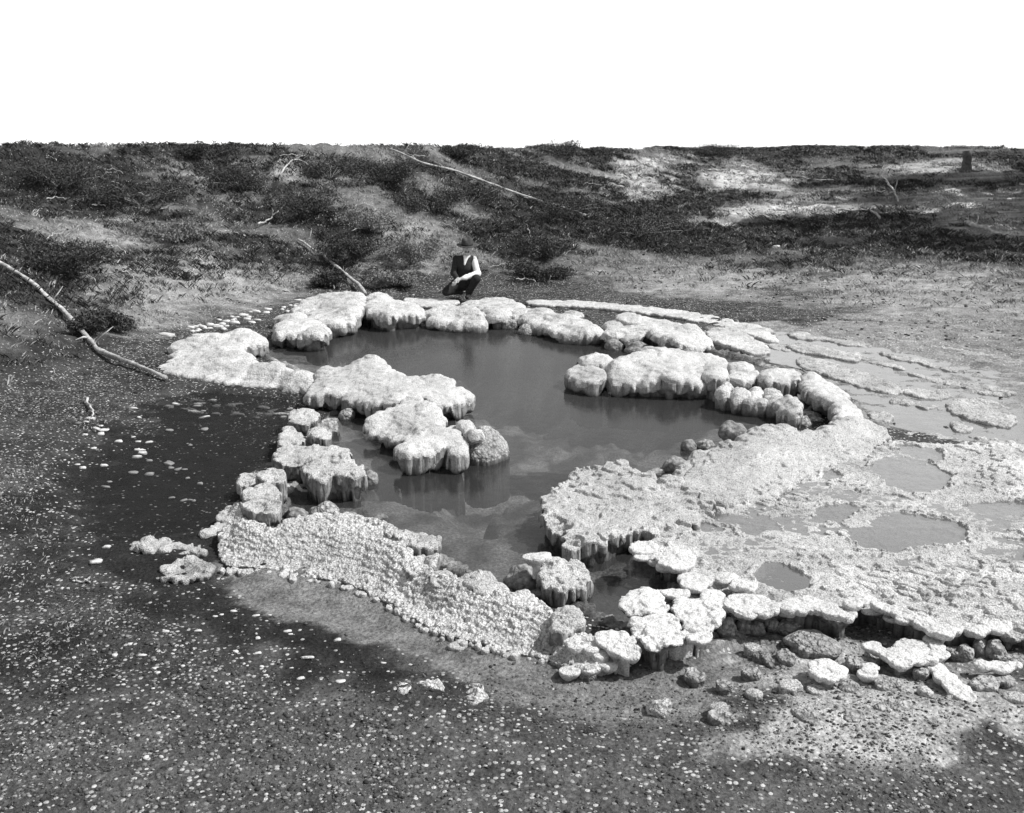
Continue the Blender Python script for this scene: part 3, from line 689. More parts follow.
sinter('sinter_mushroom', 'white flower shaped cap at the back left of the mushroom clump', h([(617,605),(630,589),(650,588),(665,597),(669,608),(655,613),(640,613),(629,611)], .2), **U)
sinter('sinter_mushroom', 'front left mushroom cap with finger columns beneath its right edge', h([(626,624),(645,612),(668,610),(679,618),(683,632),(678,643),(666,646),(648,645),(639,636)], .2), **U)
sinter('sinter_mushroom', 'right mushroom cap joined to the terrace above the wet hollow', h([(671,604),(680,597),(705,597),(722,605),(725,617),(713,628),(700,632),(686,630),(683,621),(674,614)], .2), **U)
sinter('sinter_pad', 'bright round pad on the front of the right mushroom cap', h([(684,630),(695,625),(713,632),(707,641),(690,639)], .2), **K(PAD, base=.05))
sinter('sinter_mound', 'low rough grey mound in front of the terrace hollow', h([(748,650),(765,639),(785,637),(802,647),(808,662),(785,670),(758,660)], .0), **K(NEAR, split=False, base=-.1, mat='crust_grey', cat='sinter mound', rnd=.03, lump=.05, nod=(.04,.015)))
sinter('sinter_pad', 'bright white pad on dark rock at the bottom right', h([(807,665),(815,657),(830,658),(849,672),(836,679),(815,676)], .09), **K(PAD))
sinter('sinter_pad', 'small round white knob right of the bright bottom pad', h([(861,670),(870,662),(879,667),(873,676),(863,675)], .07), **K(PAD))
sinter('sinter_pad', 'large ragged white pad at the lower right with a pointed left end', h([(863,641),(880,645),(893,647),(900,638),(920,639),(936,650),(940,661),(922,660),(905,665),(890,661),(880,652)], .11), **K(PAD, over=.07))
sinter('sinter_shelf', 'long pale tail running down right from the large ragged pad', [(925,660,.08),(942,662,.08),(958,678,.06),(978,697,.05),(968,701,.05),(945,686,.06)], **K(PAD, cat='sinter shelf'))
sinter('sinter_pad', 'slim upright white slab between the ragged pad and the terrace lip', h([(925,634),(934,634),(945,649),(941,656),(931,645)], .12), **K(PAD))
sinter('sinter_pad', 'thin white slab at the right border below the terrace', h([(974,665),(990,660),(1020,661),(1022,668),(988,668)], .09), **K(PAD, over=.07))

# --- thin shelves of the right hand channel
for lab, pts in (('upper thin shelf with a dark edge in the right channel', [(784,345),(805,342),(835,349),(862,356),(857,362),(830,356),(800,352)]),
                 ('long thin shelf with a wavy dark edge across the right channel', [(795,358),(815,357),(850,367),(880,377),(905,389),(892,395),(860,386),(820,373),(800,366)]),
                 ('narrow shelf continuing the long wavy one to the right', [(896,387),(925,389),(952,392),(945,399),(915,397)]),
                 ('broad pale shelf at the right border of the channel', [(943,405),(958,397),(990,400),(1015,412),(1015,428),(975,421),(955,413)]),
                 ('short sliver shelf farthest back in the right channel', [(787,333),(802,332),(817,336),(812,340),(792,337)]),
                 ('small lumpy islet in the channel left of the broad border shelf', [(949,423),(960,421),(972,425),(973,431),(956,431)]),
                 ('small ragged islet behind the white ridge in the channel', [(866,412),(880,410),(896,416),(888,422),(872,420)])):
    sinter('sinter_shelf', lab, h(pts, .04), **K(FLAT, lobe=(.03,.08), rnd=.008, mat='crust_mid', lump=.02, nod=(.06, .008)))

# narrow curving ledges across the right hand flat
_qr = random.Random(8)
for (ax_, ay_), (bx_, by_) in (((735,316),(800,324)), ((795,322),(905,341)), ((845,352),(905,368)), ((880,352),(965,372)), ((905,372),(1010,396)), ((930,345),(1015,362)), ((815,338),(872,346)),
                               ((955,380),(1015,394)), ((890,400),(940,408)), ((905,432),(960,438)), ((975,436),(1020,446)), ((760,340),(790,350))):
    n = 7; up = []; dn = []
    for q in range(n + 1):
        t = q / n; w_ = (1.0 + 1.5 * math.sin(math.pi * t)) * _qr.uniform(.6, 1.3); o_ = _qr.uniform(-1.5, 1.5)
        cx, cy = ax_ + (bx_ - ax_) * t, ay_ + (by_ - ay_) * t + o_
        up.append((cx, cy - w_)); dn.append((cx, cy + w_))
    sinter('sinter_curb', 'narrow curving crust curb on the wet flat right of the pool', h(up + dn[::-1], .035), **K(FLAT, cat='sinter curb', group='narrow curbs on the right flat', lobe=(.02,.06), mat='crust_mid', rnd=.008, cell=.016))
# small discs along the outer foot of the near rim
FOOT = [(222,569),(250,569),(280,573),(310,579),(340,583),(360,590),(380,600),(400,612),(420,624),(440,634),(470,644),(500,650),(530,657),(560,665)]
for q in range(80):
    t = (q + _qr.random()) / 80 * (len(FOOT) - 1); i_ = int(t); t -= i_
    cx = FOOT[i_][0] + (FOOT[i_ + 1][0] - FOOT[i_][0]) * t; cy = FOOT[i_][1] + (FOOT[i_ + 1][1] - FOOT[i_][1]) * t + _qr.uniform(-4, 1.5)
    rx = 2.0 + 4.5 * _qr.random() ** 2; ry = rx * _qr.uniform(.42, .6)
    sinter('sinter_disc', 'small white crust disc fringing the outer foot of the near rim', h([(cx + rx * math.cos(k) * _qr.uniform(.85, 1.15), cy + ry * math.sin(k) * _qr.uniform(.85, 1.15)) for k in (0, .9, 1.8, 2.7, 3.6, 4.5, 5.4)], _qr.uniform(.005, .03)),
           **K(PAD, cat='sinter disc', group='discs fringing the near rim', lobe=(.008, .02), base=-.06, cell=.006, over=.01))
for q in range(42):
    cx, cy = _qr.uniform(690, 1020), _qr.uniform(645, 716)
    rx = 5 + 11 * _qr.random() ** 1.5; ry = rx * _qr.uniform(.3, .5); tl = _qr.uniform(.1, .5)
    pts = []
    for k in range(7):
        a_ = k * .9; r_ = _qr.uniform(.65, 1.2)
        ex, ey = rx * r_ * math.cos(a_), ry * r_ * math.sin(a_)
        pts.append((cx + ex, cy + ey + ex * tl * .6))
    sinter('sinter_flake', 'thin grey crust flake lying on the rough wet ground below the right terrace lip', h(pts, _qr.uniform(.025, .05)),
           **K(PAD, cat='sinter flake', group='flakes below the terrace lip', base=-.1, mat=_qr.choice(['crust_grey', 'crust_grey', 'crust_terrace']), over=.01, cell=.0085, lump=.015, nod=(.03, .006)))
# --- outer left plates
for lab, pts in (('streaky crust plates on wet ground left of the near rim corner', [(126,545),(150,537),(175,543),(208,549),(206,556),(170,553),(140,553)]),
                 ('pale patch of cauliflower crust outside the near rim corner', [(158,574),(172,562),(195,557),(217,562),(214,572),(190,580),(165,581)])):
    sinter('sinter_shelf', lab, h(pts, .034), **K(NEAR, split=False, cat='sinter shelf', base=-.15, lobe=(.02,.05), nod=(.035,.02), lump=.055, lay=.02, lip=.02))
for lab, pts in (('domed crust clump with knobbly top at the bottom of the picture', [(409,690),(418,682),(435,681),(446,688),(440,697),(420,698)]),
                 ('flat crust lobe between two domed clumps at the bottom', [(444,687),(452,682),(464,683),(463,690),(450,692)]),
                 ('domed crust clump at the right of the bottom group', [(463,690),(470,682),(482,684),(484,692),(474,696)]),
                 ('pale crust lobe at the left of the bottom group', [(394,692),(404,686),(413,685),(410,693),(400,696)]),
                 ('low crust lobe in front of the right domed clump', [(460,699),(470,693),(484,693),(487,703),(470,706)]),
                 ('small pale crust knob on the grey mud at the bottom', [(645,706),(655,700),(668,702),(670,710),(655,713)])):
    sinter('sinter_mound', lab, h(pts, .02), **K(NEAR, split=False, cat='sinter mound', base=-.1, lobe=(.025,.05), rnd=.03, nod=(.026,.010), dome=.0, bulge=.0, over=.0, layk=.2, mat='crust_coarse'))

# ------------------------------------------------------------------ boulders
def ico(sub=3):
    import bmesh
    bm = bmesh.new(); bmesh.ops.create_icosphere(bm, subdivisions=sub, radius=1)
    v = np.array([q.co[:] for q in bm.verts]); bm.verts.index_update()
    f = np.array([[l.index for l in q.verts] for q in bm.faces]); bm.free()
    return v, f
ICO3, ICO3F = ico(4); ICO1, ICO1F = ico(1)
def boulder(px, py, rx, rz, label, mat='wet_stone', name='sinter_boulder', group=None, ry=None, zc=None):
    """px,py = image centre of the boulder; radii in pixels (across, up)"""
    p = at(px, py, 0.04)
    m = np.linalg.norm(p - np.array([0, 0, CAMZ])) / F
    a, b = rx * m, rz * m * 1.15
    c = (ry * m) if ry else a * 0.9
    s = random.random() * 100
    n = 1 + 0.55 * (fbm(ICO3[:, 0] * 1.5 + s + 5, ICO3[:, 1] * 1.5 + ICO3[:, 2] * 1.3 + s, 3, 3) - 0.5)
    V = ICO3 * n[:, None] * np.array([a, c, b])
    o = mesh_obj(name, V, ICO3F, M[mat], None, True, (p[0], p[1], 0.02 if zc is None else zc))
    return tag(o, label, 'boulder', group)
boulder(510, 326, 9, 8, 'left one of the two rounded pale heads in the water by the far rim', 'crust_grey')
boulder(526, 331, 9, 7, 'right one of the two rounded pale heads in the water by the far rim', 'crust_grey')
boulder(614, 346, 9, 7, 'round head in the water in front of the hollow far ledge')
boulder(638, 349, 14, 7, 'long low boulder in the water between far ledge and domed island')
boulder(347, 415, 8, 8, 'round pale boulder in the dark bay under the peninsula', 'crust_grey')
boulder(371, 478, 8, 9, 'grey rounded boulder at the right foot of the fluted block')
boulder(298, 514, 11, 8, 'small rounded boulder in the bay behind the near rim, left of the larger one')
boulder(325, 512, 15, 10, 'large pale topped boulder in the bay behind the near rim', 'crust_grey')
boulder(349, 516, 8, 6, 'small dark boulder touching the near rim right of the pale topped one')
boulder(379, 512, 9, 6, 'dark sunken boulder off the near rim in the left bay', zc=-.03)
boulder(523, 580, 19, 15, 'dark smooth wet boulder left of the isolated ribbed block')
boulder(675, 466, 13, 10, 'dark smooth boulder at the left foot of the white ridge')
boulder(689, 445, 7, 7, 'small rounded boulder at the pool edge of the white ridge')
boulder(706, 444, 10, 6, 'pale lens shaped boulder resting by the white ridge edge', 'crust_grey')
boulder(733, 440, 14, 9, 'dark knob on the pool side of the white ridge crest', zc=.12)
for px, py, a, b, l in ((800, 409, 6, 7, 'upright petal shaped stone in the inner bend of the rim'), (810, 415, 10, 5, 'broad petal stone pointing right in the inner bend'),
                        (803, 424, 8, 8, 'round pale stone lowest in the inner bend'), (817, 420, 8, 4, 'flat petal stone under the dark undercut rim')):
    boulder(px, py, a, b, l, 'crust_grey', group='petal stones in the bend')
for px, py, a, b, l in ((728, 629, 9, 12, 'tall rounded lump under the right mushroom cap'), (745, 625, 9, 7, 'first rounded lump from the left under the long terrace lip'),
                        (757, 626, 9, 7, 'second rounded lump under the long terrace lip'), (772, 623, 8, 7, 'third rounded lump under the terrace lip'),
                        (789, 625, 11, 7, 'widest rounded lump, rightmost under the terrace lip'), (812, 641, 26, 9, 'long low grey hump in front of the terrace lip lumps'),
                        (965, 652, 8, 9, 'rounded grey lump left of two long ones under the terrace at right'), (980, 647, 7, 11, 'slanting grey lump under the terrace at right'),
                        (995, 650, 9, 10, 'grey lump nearest the right border under the terrace')):
    boulder(px, py, a, b, l, 'crust_grey', name='sinter_lump')

for i in range(14):
    px, py = random.uniform(330, 500), random.uniform(490, 560)
    p0 = at(px, py, 0)
    if poly_fields(np.array([p0[0]]), np.array([p0[1]]), chaikin(POOL, 1), False)[0][0] < -.25:
        boulder(px, py, random.uniform(5, 13), random.uniform(4, 8), 'sunken rounded stone seen through the water of the left bay', group='sunken stones in the left bay', name='sunken_stone', zc=-.16)

# ------------------------------------------------------------------ terrain sheet
def axis(dense0, dense1, step, lo, hi, g=1.18):
    a = [np.arange(dense0, dense1, step)]
    s = step; v = dense1; r = []
    while v < hi: r.append(v); s *= g; v += s
    r.append(hi)
    s = step; v = dense0; l = []
    while v > lo: s *= g; v -= s; l.append(v)
    return np.unique(np.concatenate([np.array(l[::-1]), a[0], np.array(r)]))
ax = axis(-7, 8, 0.05, -3000, 3000); ay = axis(3.6, 21, 0.045, -60, 3500, 1.03)
TX, TY = np.meshgrid(ax, ay, indexing='ij')
TZ = hterr(TX, TY)
DARK = Wt([(40,480),(90,440),(150,400),(220,392),(290,400),(285,430),(270,465),(240,500),(215,540),(215,566),(330,625),(400,645),(420,675),(330,690),(230,660),(150,620),(90,570),(60,520)])
SILT = Wt([(215,570),(330,580),(400,608),(480,645),(560,668),(640,666),(700,650),(760,660),(720,720),(640,740),(500,705),(420,662),(330,628),(235,606)])
PALEF = Wt([(-80,730),(60,718),(200,714),(330,712),(400,716),(500,720),(640,722),(760,716),(900,712),(1100,706),(1100,860),(-80,860)])
RIGHT = Wt([(760,330),(860,318),(1004,290),(1200,300),(1200,470),(1004,450),(900,420),(800,360)])
PALE = [Wt(p) for p in ([(695,178),(740,160),(790,172),(785,188),(720,188)], [(618,168),(640,158),(682,155),(655,172),(668,188),(630,200)],
        [(700,224),(740,205),(800,197),(872,199),(840,211),(770,216)], [(905,195),(960,188),(1030,212),(1030,240),(950,226)],
        [(880,165),(950,160),(1020,172),(1010,180),(940,175)], [(990,195),(1030,185),(1040,205),(1000,205)],
        [(790,285),(870,262),(1004,268),(1060,300),(1004,325),(900,318),(820,305)], [(65,228),(130,215),(150,245),(100,250)],
        [(380,215),(440,225),(430,270),(395,275)], [(600,275),(700,262),(800,270),(760,300),(640,292)], [(160,165),(230,170),(260,200),(200,190)],
        [(100,260),(200,255),(300,275),(270,300),(180,320),(110,330)], [(250,160),(330,165),(360,190),(300,185)])]
hz, TU = hill(TX, TY)
onhill = sstep(TU * 8)
n1 = fbm(TX * 0.5 + TY * 0.25, TY * 0.6 - TX * 0.1, 4, 5); n2 = fbm(TX * 2.2, TY * 2.2, 9, 4)
alb = 0.044 + 0.06 * (n2 - 0.5)
hl = 0.032 + 0.10 * sstep((n1 - 0.50) * 5)
alb = alb * (1 - onhill) + hl * onhill
n3 = fbm(TX * 8, TY * 8, 5, 3)
def blend(P, val, w=0.25, nz=0.5, pad=3.0):
    global alb
    dd = pfield(TX, TY, P, pad) + nz * ((n2 - 0.5) * .9 + (n3 - .5) * .5)
    k = sstep((w - dd) / (2 * w))
    alb = alb * (1 - k) + val * k
    return k
blend(RIGHT, 0.21, .3, 1.8)
for i, P in enumerate(PALE): blend(P, 0.42 if i < 6 else 0.24, .9, 2.2)
alb = alb * (0.55 + .9 * fbm(TX * 3.1, TY * 3.1, 2, 4))
kd = blend(DARK, 0.022, .16, 1.7)
FRONT = Wt([(690,640),(740,640),(800,632),(870,640),(1010,640),(1100,720),(700,720),(660,690)])
blend(FRONT, 0.30, .2, 1.2)
ks = blend(SILT, 0.17, .03, .35)
kp = 0.25 * blend(PALEF, 0.085, .3, 1.2)
kc = blend(CHANNEL, 0.25, .12, .9)
blend(FRONTWET, 0.17, .1, .9)
blend(Wt([(735,668),(800,658),(870,668),(960,672),(1040,668),(1110,760),(900,745),(740,728)]), 0.36, .15, 1.3)
kpool = blend(_pool_s, 0, .1, 0); pw = worley(TX, TY, .28, 6)[0]; alb = np.where(kpool > .5, 0.10 + .30 * sstep((fbm(TX * 3.2, TY * 3.2, 3, 5) - .38) * 4) * (1.1 - .8 * np.clip(pw, 0, 1)), alb)
alb = np.where(TU > 1.15, 0.06, alb)
grav = 0.30 * (1 - onhill) + 0.08 * onhill + 0.0 * alb
grav = grav * (0.4 + 1.2 * fbm(TX * 1.2, TY * 1.2, 13, 3))
grav = grav * (1 - 0.8 * kd) * (1 - ks) * (1 - kpool) * (1 - kc) + 0.5 * kp
nxx, nyy = TX.shape
gi = np.arange(nxx * nyy).reshape(nxx, nyy)
TQ = np.stack([gi[:-1, :-1], gi[1:, :-1], gi[1:, 1:], gi[:-1, 1:]], -1).reshape(-1, 4)
g = mesh_obj('ground', np.stack([TX, TY, TZ], -1), TQ, M['ground'])
tag(g, kind='structure')
for nm, arr in (('albedo', alb), ('gravel', grav)):
    at_ = g.data.attributes.new(nm, 'FLOAT', 'POINT'); at_.data.foreach_set('value', np.clip(arr, 0, 1).ravel().astype(np.float32))

# ------------------------------------------------------------------ water
def water(name, P, z, mat):
    P = np.asarray(P)[:, :2]
    V = np.column_stack([P, np.zeros(len(P))])
    me = bpy.data.meshes.new(name); me.from_pydata([tuple(v) for v in V], [], [tuple(range(len(V)))]); me.materials.append(M[mat])
    o = bpy.data.objects.new(name, me); COL.objects.link(o); o.location = (0, 0, z)
    return tag(o, kind='structure')
water('pool_water', POOL, 0.0, 'pool')
water('moat_water', MOAT, -0.004, 'moat')
water('channel_water', CHANNEL, 0.02, 'sheet')
TERR = W([(668,546),(700,510),(745,498),(800,478),(850,462),(890,444),(935,445),(1004,449),(1100,462),(1085,630),(1004,620),(950,622),(905,606),(870,596),(840,596),(800,600),(740,600),(705,585)], .112)
water('terrace_water', TERR, 0.112, 'sheet')

# ------------------------------------------------------------------ scatter helpers
def in_view(x, y, z, m=30):
    dy = y; dz = z - CAMZ
    f = dy * CP - dz * SP; u = dy * SP + dz * CP
    px = CX + F * x / f; py = CY - F * u / f
    return (px > -m) & (px < 1024 + m) & (py > -m) & (py < 813 + m), px, py

def stones_mesh(name, X, Y, Zs, R, mat, flat=0.55, **t):
    n = len(X)
    V = np.repeat(ICO1[None], n, 0) * (0.75 + 0.5 * rng.random((n, len(ICO1), 1)))
    a = rng.random(n) * 6.28; ca, sa = np.cos(a), np.sin(a)
    V = V * np.stack([np.ones(n), 0.5 + 0.5 * rng.random(n), flat * (0.4 + 0.8 * rng.random(n))], 1)[:, None, :]
    V = np.stack([V[:, :, 0] * ca[:, None] - V[:, :, 1] * sa[:, None], V[:, :, 0] * sa[:, None] + V[:, :, 1] * ca[:, None], V[:, :, 2]], -1)
    V = V * R[:, None, None] + np.stack([X, Y, Zs], 1)[:, None, :]
    Fc = (ICO1F[None] + (np.arange(n) * len(ICO1))[:, None, None]).reshape(-1, 3)
    o = mesh_obj(name, V.reshape(-1, 3), Fc, mat, None, False)
    return tag(o, **t)

# gravel: nobody could count it
def gravel(n, box, rlo, rhi, keep):
    X = rng.uniform(box[0], box[1], n); Y = rng.uniform(box[2], box[3], n)
    k = keep(X, Y); X, Y = X[k], Y[k]
    R = rlo + (rhi - rlo) * rng.random(len(X)) ** 3
    return X, Y, R
dpool = lambda X, Y: pfield(X, Y, _pool_s)
def keep_ground(X, Y):
    hz, u = hill(X, Y)
    dens = fbm(X * 1.1, Y * 1.1, 7, 3)
    dk = pfield(X, Y, DARK) < 0
    sl = pfield(X, Y, SILT) < 0
    pr = np.where(dk, 0.14, 0.75) * np.where(sl, 0.0, 1) * (.12 + .88 * sstep((dens - 0.42) * 6))
    pr = np.where(u > 0.25, 0.25 * pr, pr)
    xo = (X > 0.9) & (Y > 5.4)
    pr = np.where(xo & (Y < 14), 0.06, pr)
    return (rng.random(len(X)) < pr) & (dpool(X, Y) > 0.35)
gx1 = gravel(210000, (-6.5, 3.5, 3.7, 11), 0.0025, 0.016, keep_ground)
gx2 = gravel(26000, (-12, 12, 9, 26), 0.008, 0.04, keep_ground)
gx3 = gravel(26000, (-3.2, 3.4, 3.6, 5.0), 0.0025, 0.012, lambda X, Y: (rng.random(len(X)) < sstep((5.05 - Y) / 0.7) * (0.35 + 0.65 * (fbm(X * 2, Y * 2, 3, 2) > .45))))
X = np.concatenate([gx1[0], gx2[0], gx3[0]]); Y = np.concatenate([gx1[1], gx2[1], gx3[1]]); R = np.concatenate([gx1[2], gx2[2], gx3[2]])
Zg = hterr(X, Y)
def gravel_mat(name, stops):
    m, nt, out = newmat(name)
    bs = N(nt, 'BsdfPrincipled', Roughness=0.9); bs.inputs['Specular IOR Level'].default_value = 0.15
    ge = N(nt, 'NewGeometry')
    nt.links.new(ramp(nt, ge.outputs['Random Per Island'], stops), bs.inputs['Base Color'])
    no = N(nt, 'TexNoise', Scale=120.0, Detail=4); nt.links.new(ge.outputs['Position'], no.inputs['Vector'])
    b = N(nt, 'Bump', Strength=0.5, Distance=0.004); nt.links.new(no.outputs['Fac'], b.inputs['Height']); nt.links.new(b.outputs[0], bs.inputs['Normal'])
    nt.links.new(bs.outputs[0], out.inputs[0])
    return m
M['gravel_p'] = gravel_mat('gravel_pale', [(0.0, .04), (.55, .10), (.88, .22), (1.0, .46)])
M['gravel_d'] = gravel_mat('gravel_dark', [(0.0, .02), (.7, .07), (1.0, .14)])
sel = rng.random(len(X)) < .6
stones_mesh('gravel', X[sel], Y[sel], Zg[sel] + R[sel] * .15, R[sel], M['gravel_p'], kind='stuff')
stones_mesh('dark_gravel', X[~sel], Y[~sel], Zg[~sel] + R[~sel] * .15, R[~sel], M['gravel_d'], kind='stuff')

# individual stones one can pick out
def stone(px, py, r, label, group=None, long=1.0, mat='stone', name='pale_stone'):
    p = at_t(px, py)
    m = np.linalg.norm(p - np.array([0, 0, CAMZ])) / F * r * .8
    s = random.random() * 90
    V = ICO2 * (1 + 1.1 * (fbm(ICO2[:, 0] * 2.1 + s + 9, ICO2[:, 1] * 2.1 + 1.7 * ICO2[:, 2] + s, 5, 3) - .5))[:, None]
    V = np.sign(V) * np.abs(V) ** 0.75 * np.array([m * long, m * random.uniform(.6, .9), m * random.uniform(.35, .6)])
    o = mesh_obj(name, V, ICO2F, M[mat], None, False, (p[0], p[1], p[2] + m * .2))
    o.rotation_euler = (random.uniform(-.2, .2), random.uniform(-.2, .2), random.uniform(-.4, .4))
    return tag(o, label, 'stone', group)
ICO2, ICO2F = ico(2)
stone(338, 641, 4.5, 'pale square stone alone on the dark gravel below the near rim')
stone(307, 661, 4, 'long white stone like a bar on the dark bottom gravel', long=2.3, mat='crust_white')
stone(341, 681, 4, 'white flat stone right of and below the bar shaped stone', long=1.5)
stone(97, 564, 6, 'pale rounded stone left of the streaky crust plates', long=1.2)
stone(107, 548, 5, 'paler angular stone above the rounded stone by the crust plates')
stone(570, 250, 6, 'bright white stone lying alone on the dark grassy slope right of the man', long=1.6, mat='crust_white')
stone(167, 336, 6, 'white slab like stone near the lower end of the big log', long=1.7, mat='crust_white')
stone(115, 655, 3.5, 'small bright stone on the pale gravel at lower left')
stone(142, 656, 4, 'bright angular stone right of the small one at lower left', long=1.4)
stone(198, 633, 4, 'flat pale stone pair member on dark gravel, upper one', long=1.3)
stone(830, 210, 6, 'white stone on the sunlit bare patch of the right slope', mat='crust_white')
stone(776, 250, 5, 'rounded grey stone at the shadow edge on the right slope')
for i in range(58):   # bank of broken crust on the far left shore
    t = random.random()
    px = 192 + 140 * t + random.uniform(-6, 6); py = 331 - 33 * t + random.uniform(-6, 6)
    stone(px, py, random.uniform(2.0, 4.5), 'broken piece of pale crust in the stony bank along the far left shore', 'broken crust on the far left shore', random.uniform(1, 1.7))
for i in range(46):
    px = random.uniform(72, 205); py = 440 + (px - 72) * random.uniform(-.3, .5) + random.uniform(-22, 40)
    stone(px, py, random.uniform(2.2, 4.6), 'pale stone scattered along the shore of the dark wet ground at left', 'stones along the dark wet ground', random.uniform(1, 1.7))
for i in range(26):
    px = random.uniform(120, 390); py = random.uniform(590, 690)
    stone(px, py, random.uniform(1.8, 3.4), 'small pale stone strewn on the dark gravel below the near rim', 'stones on the dark bottom gravel', random.uniform(1, 1.8))
for i in range(30):   # thin plates between the far arm and the inner rim
    t = random.random()
    px = 172 + 118 * t + random.uniform(-4, 4); py = 406 + 9 * t + random.uniform(-8, 6)
    stone(px, py, random.uniform(2.5, 5), 'thin crust plate on the wet ground between the far arm and the inner rim', 'thin plates on the wet ground', random.uniform(1.3, 2.2), 'crust_far', 'crust_plate')

# ------------------------------------------------------------------ grass and herbs on the slope (stuff)
def blades(n_tuft, nb, hlo, hhi, keep, box):
    X = rng.uniform(box[0], box[1], n_tuft); Y = rng.uniform(box[2], box[3], n_tuft)
    k = keep(X, Y); X, Y = X[k], Y[k]; n = len(X)
    Z = hterr(X, Y) - 0.01
    hh = rng.uniform(hlo, hhi, n)
    bx = np.repeat(X, nb) + rng.normal(0, 0.06, n * nb); by = np.repeat(Y, nb) + rng.normal(0, 0.06, n * nb); bz = np.repeat(Z, nb)
    H = np.repeat(hh, nb) * rng.uniform(.5, 1.1, n * nb)
    a = rng.random(n * nb) * 6.28; lean = rng.uniform(.3, 1.4, n * nb)
    dx, dy = np.cos(a) * lean * H, np.sin(a) * lean * H
    w = rng.uniform(.002, .005, n * nb) * (1 + by / 25)
    px, py = -np.sin(a) * w, np.cos(a) * w
    v0 = np.stack([bx - px, by - py, bz], 1); v1 = np.stack([bx + px, by + py, bz], 1)
    v2 = np.stack([bx + dx * .45 + px * .7, by + dy * .45 + py * .7, bz + H * .6], 1); v3 = np.stack([bx + dx, by + dy, bz + H * .85], 1)
    V = np.stack([v0, v1, v2, v3], 1).reshape(-1, 3)
    i = np.arange(n * nb)[:, None] * 4
    Fc = np.concatenate([i + np.array([[0, 1, 2]]), i + np.array([[0, 2, 3]])])
    return V, Fc
M['grass_d'] = simple_mat('grass_dark', 0.016, 0.05, 0.9, 0, rough=.7, detail=3)
M['grass_p'] = simple_mat('grass_dry', 0.12, 0.36, 0.9, 0, rough=.7, detail=3)
def pale_near(X, Y):
    m = np.zeros(X.shape, bool)
    for P in PALE[:7]: m |= pfield(X, Y, P) + 2.0 * (fbm(X * 2.2, Y * 2.2, 9, 4) - .5) < .3
    return m
def veg(X, Y):
    hz, u = hill(X, Y)
    n = fbm(X * .5 + Y * .25, Y * .6 - X * .1, 4, 5)
    right = sstep((X - 3) / 5)
    d = sstep(u * 3.5 - 0.1) * sstep((0.645 - n) * 7) * (1 - 0.4 * right)
    return np.where(pale_near(X, Y), d * .12, d), u
def kdark(X, Y):
    d, u = veg(X, Y); return (rng.random(X.shape) < d) & (u < 1.12)
def kpale(X, Y):
    d, u = veg(X, Y); return (rng.random(X.shape) < sstep(u * 7) * (1.0 - .7 * d) * (.25 + .5 * sstep((fbm(X * .9, Y * .9, 6, 3) - .42) * 6))) & (u < 1.12)
V, Fc = blades(100000, 9, .03, .15, kdark, (-13, 20, 8, 48)); tag(mesh_obj('dark_grass', V, Fc, M['grass_d'], None, False), kind='stuff')
V, Fc = blades(90000, 7, .03, .13, kpale, (-13, 20, 8, 48)); tag(mesh_obj('dry_grass', V, Fc, M['grass_p'], None, False), kind='stuff')
def kleft(X, Y):
    n = fbm(X * 1.5, Y * 1.5, 2, 3)
    return (rng.random(X.shape) < sstep((n - .48) * 8) * sstep((-1.9 - X) / .8)) & (pfield(X, Y, DARK) > .1)
V, Fc = blades(5000, 5, .01, .035, kleft, (-5.5, -1.8, 4, 10)); tag(mesh_obj('bank_grass', V, Fc, M['grass_p'], None, False), kind='stuff')

# ------------------------------------------------------------------ shrubs and trees
def leaf_cloud(n, cen, rad, size, r):
    """n small leaf faces spread through clumps"""
    d = r.normal(size=(n, 3)); d /= np.linalg.norm(d, axis=1)[:, None]
    p = cen + d * rad * (r.random((n, 1)) ** .45)
    a = r.normal(size=(n, 3)); a /= np.linalg.norm(a, axis=1)[:, None]
    b = np.cross(a, r.normal(size=(n, 3))); b /= np.linalg.norm(b, axis=1)[:, None]
    s = size * r.uniform(.6, 1.4, (n, 1))
    V = np.stack([p - a * s, p + b * s * .45, p + a * s, p - b * s * .45], 1).reshape(-1, 3)
    return V, np.arange(n)[:, None] * 4 + np.arange(4)[None]

def tube(path, rad, seg=8, noise=0.0):
    path = np.asarray(path, float); rad = np.asarray(rad, float)
    tg = np.gradient(path, axis=0); tg /= np.linalg.norm(tg, axis=1)[:, None] + 1e-9
    up = np.array([0.13, 0.2, 0.97])
    s = np.cross(tg, up); s /= np.linalg.norm(s, axis=1)[:, None] + 1e-9
    u = np.cross(s, tg)
    a = np.linspace(0, 2 * math.pi, seg, endpoint=False)
    rr = rad[:, None] * (1 + noise * (rng.random((len(path), seg)) - .5))
    V = path[:, None] + rr[..., None] * (np.cos(a)[None, :, None] * s[:, None] + np.sin(a)[None, :, None] * u[:, None])
    V = V.reshape(-1, 3); n = len(path)
    Q = []
    for i in range(n - 1):
        for j in range(seg):
            Q.append((i * seg + j, i * seg + (j + 1) % seg, (i + 1) * seg + (j + 1) % seg, (i + 1) * seg + j))
    V = np.vstack([V, path[0], path[-1]])
    for j in range(seg):
        Q.append((n * seg, (j + 1) % seg, j, j)); Q.append((n * seg + 1, (n - 1) * seg + j, (n - 1) * seg + (j + 1) % seg, (n - 1) * seg + (j + 1) % seg))
    return V, Q

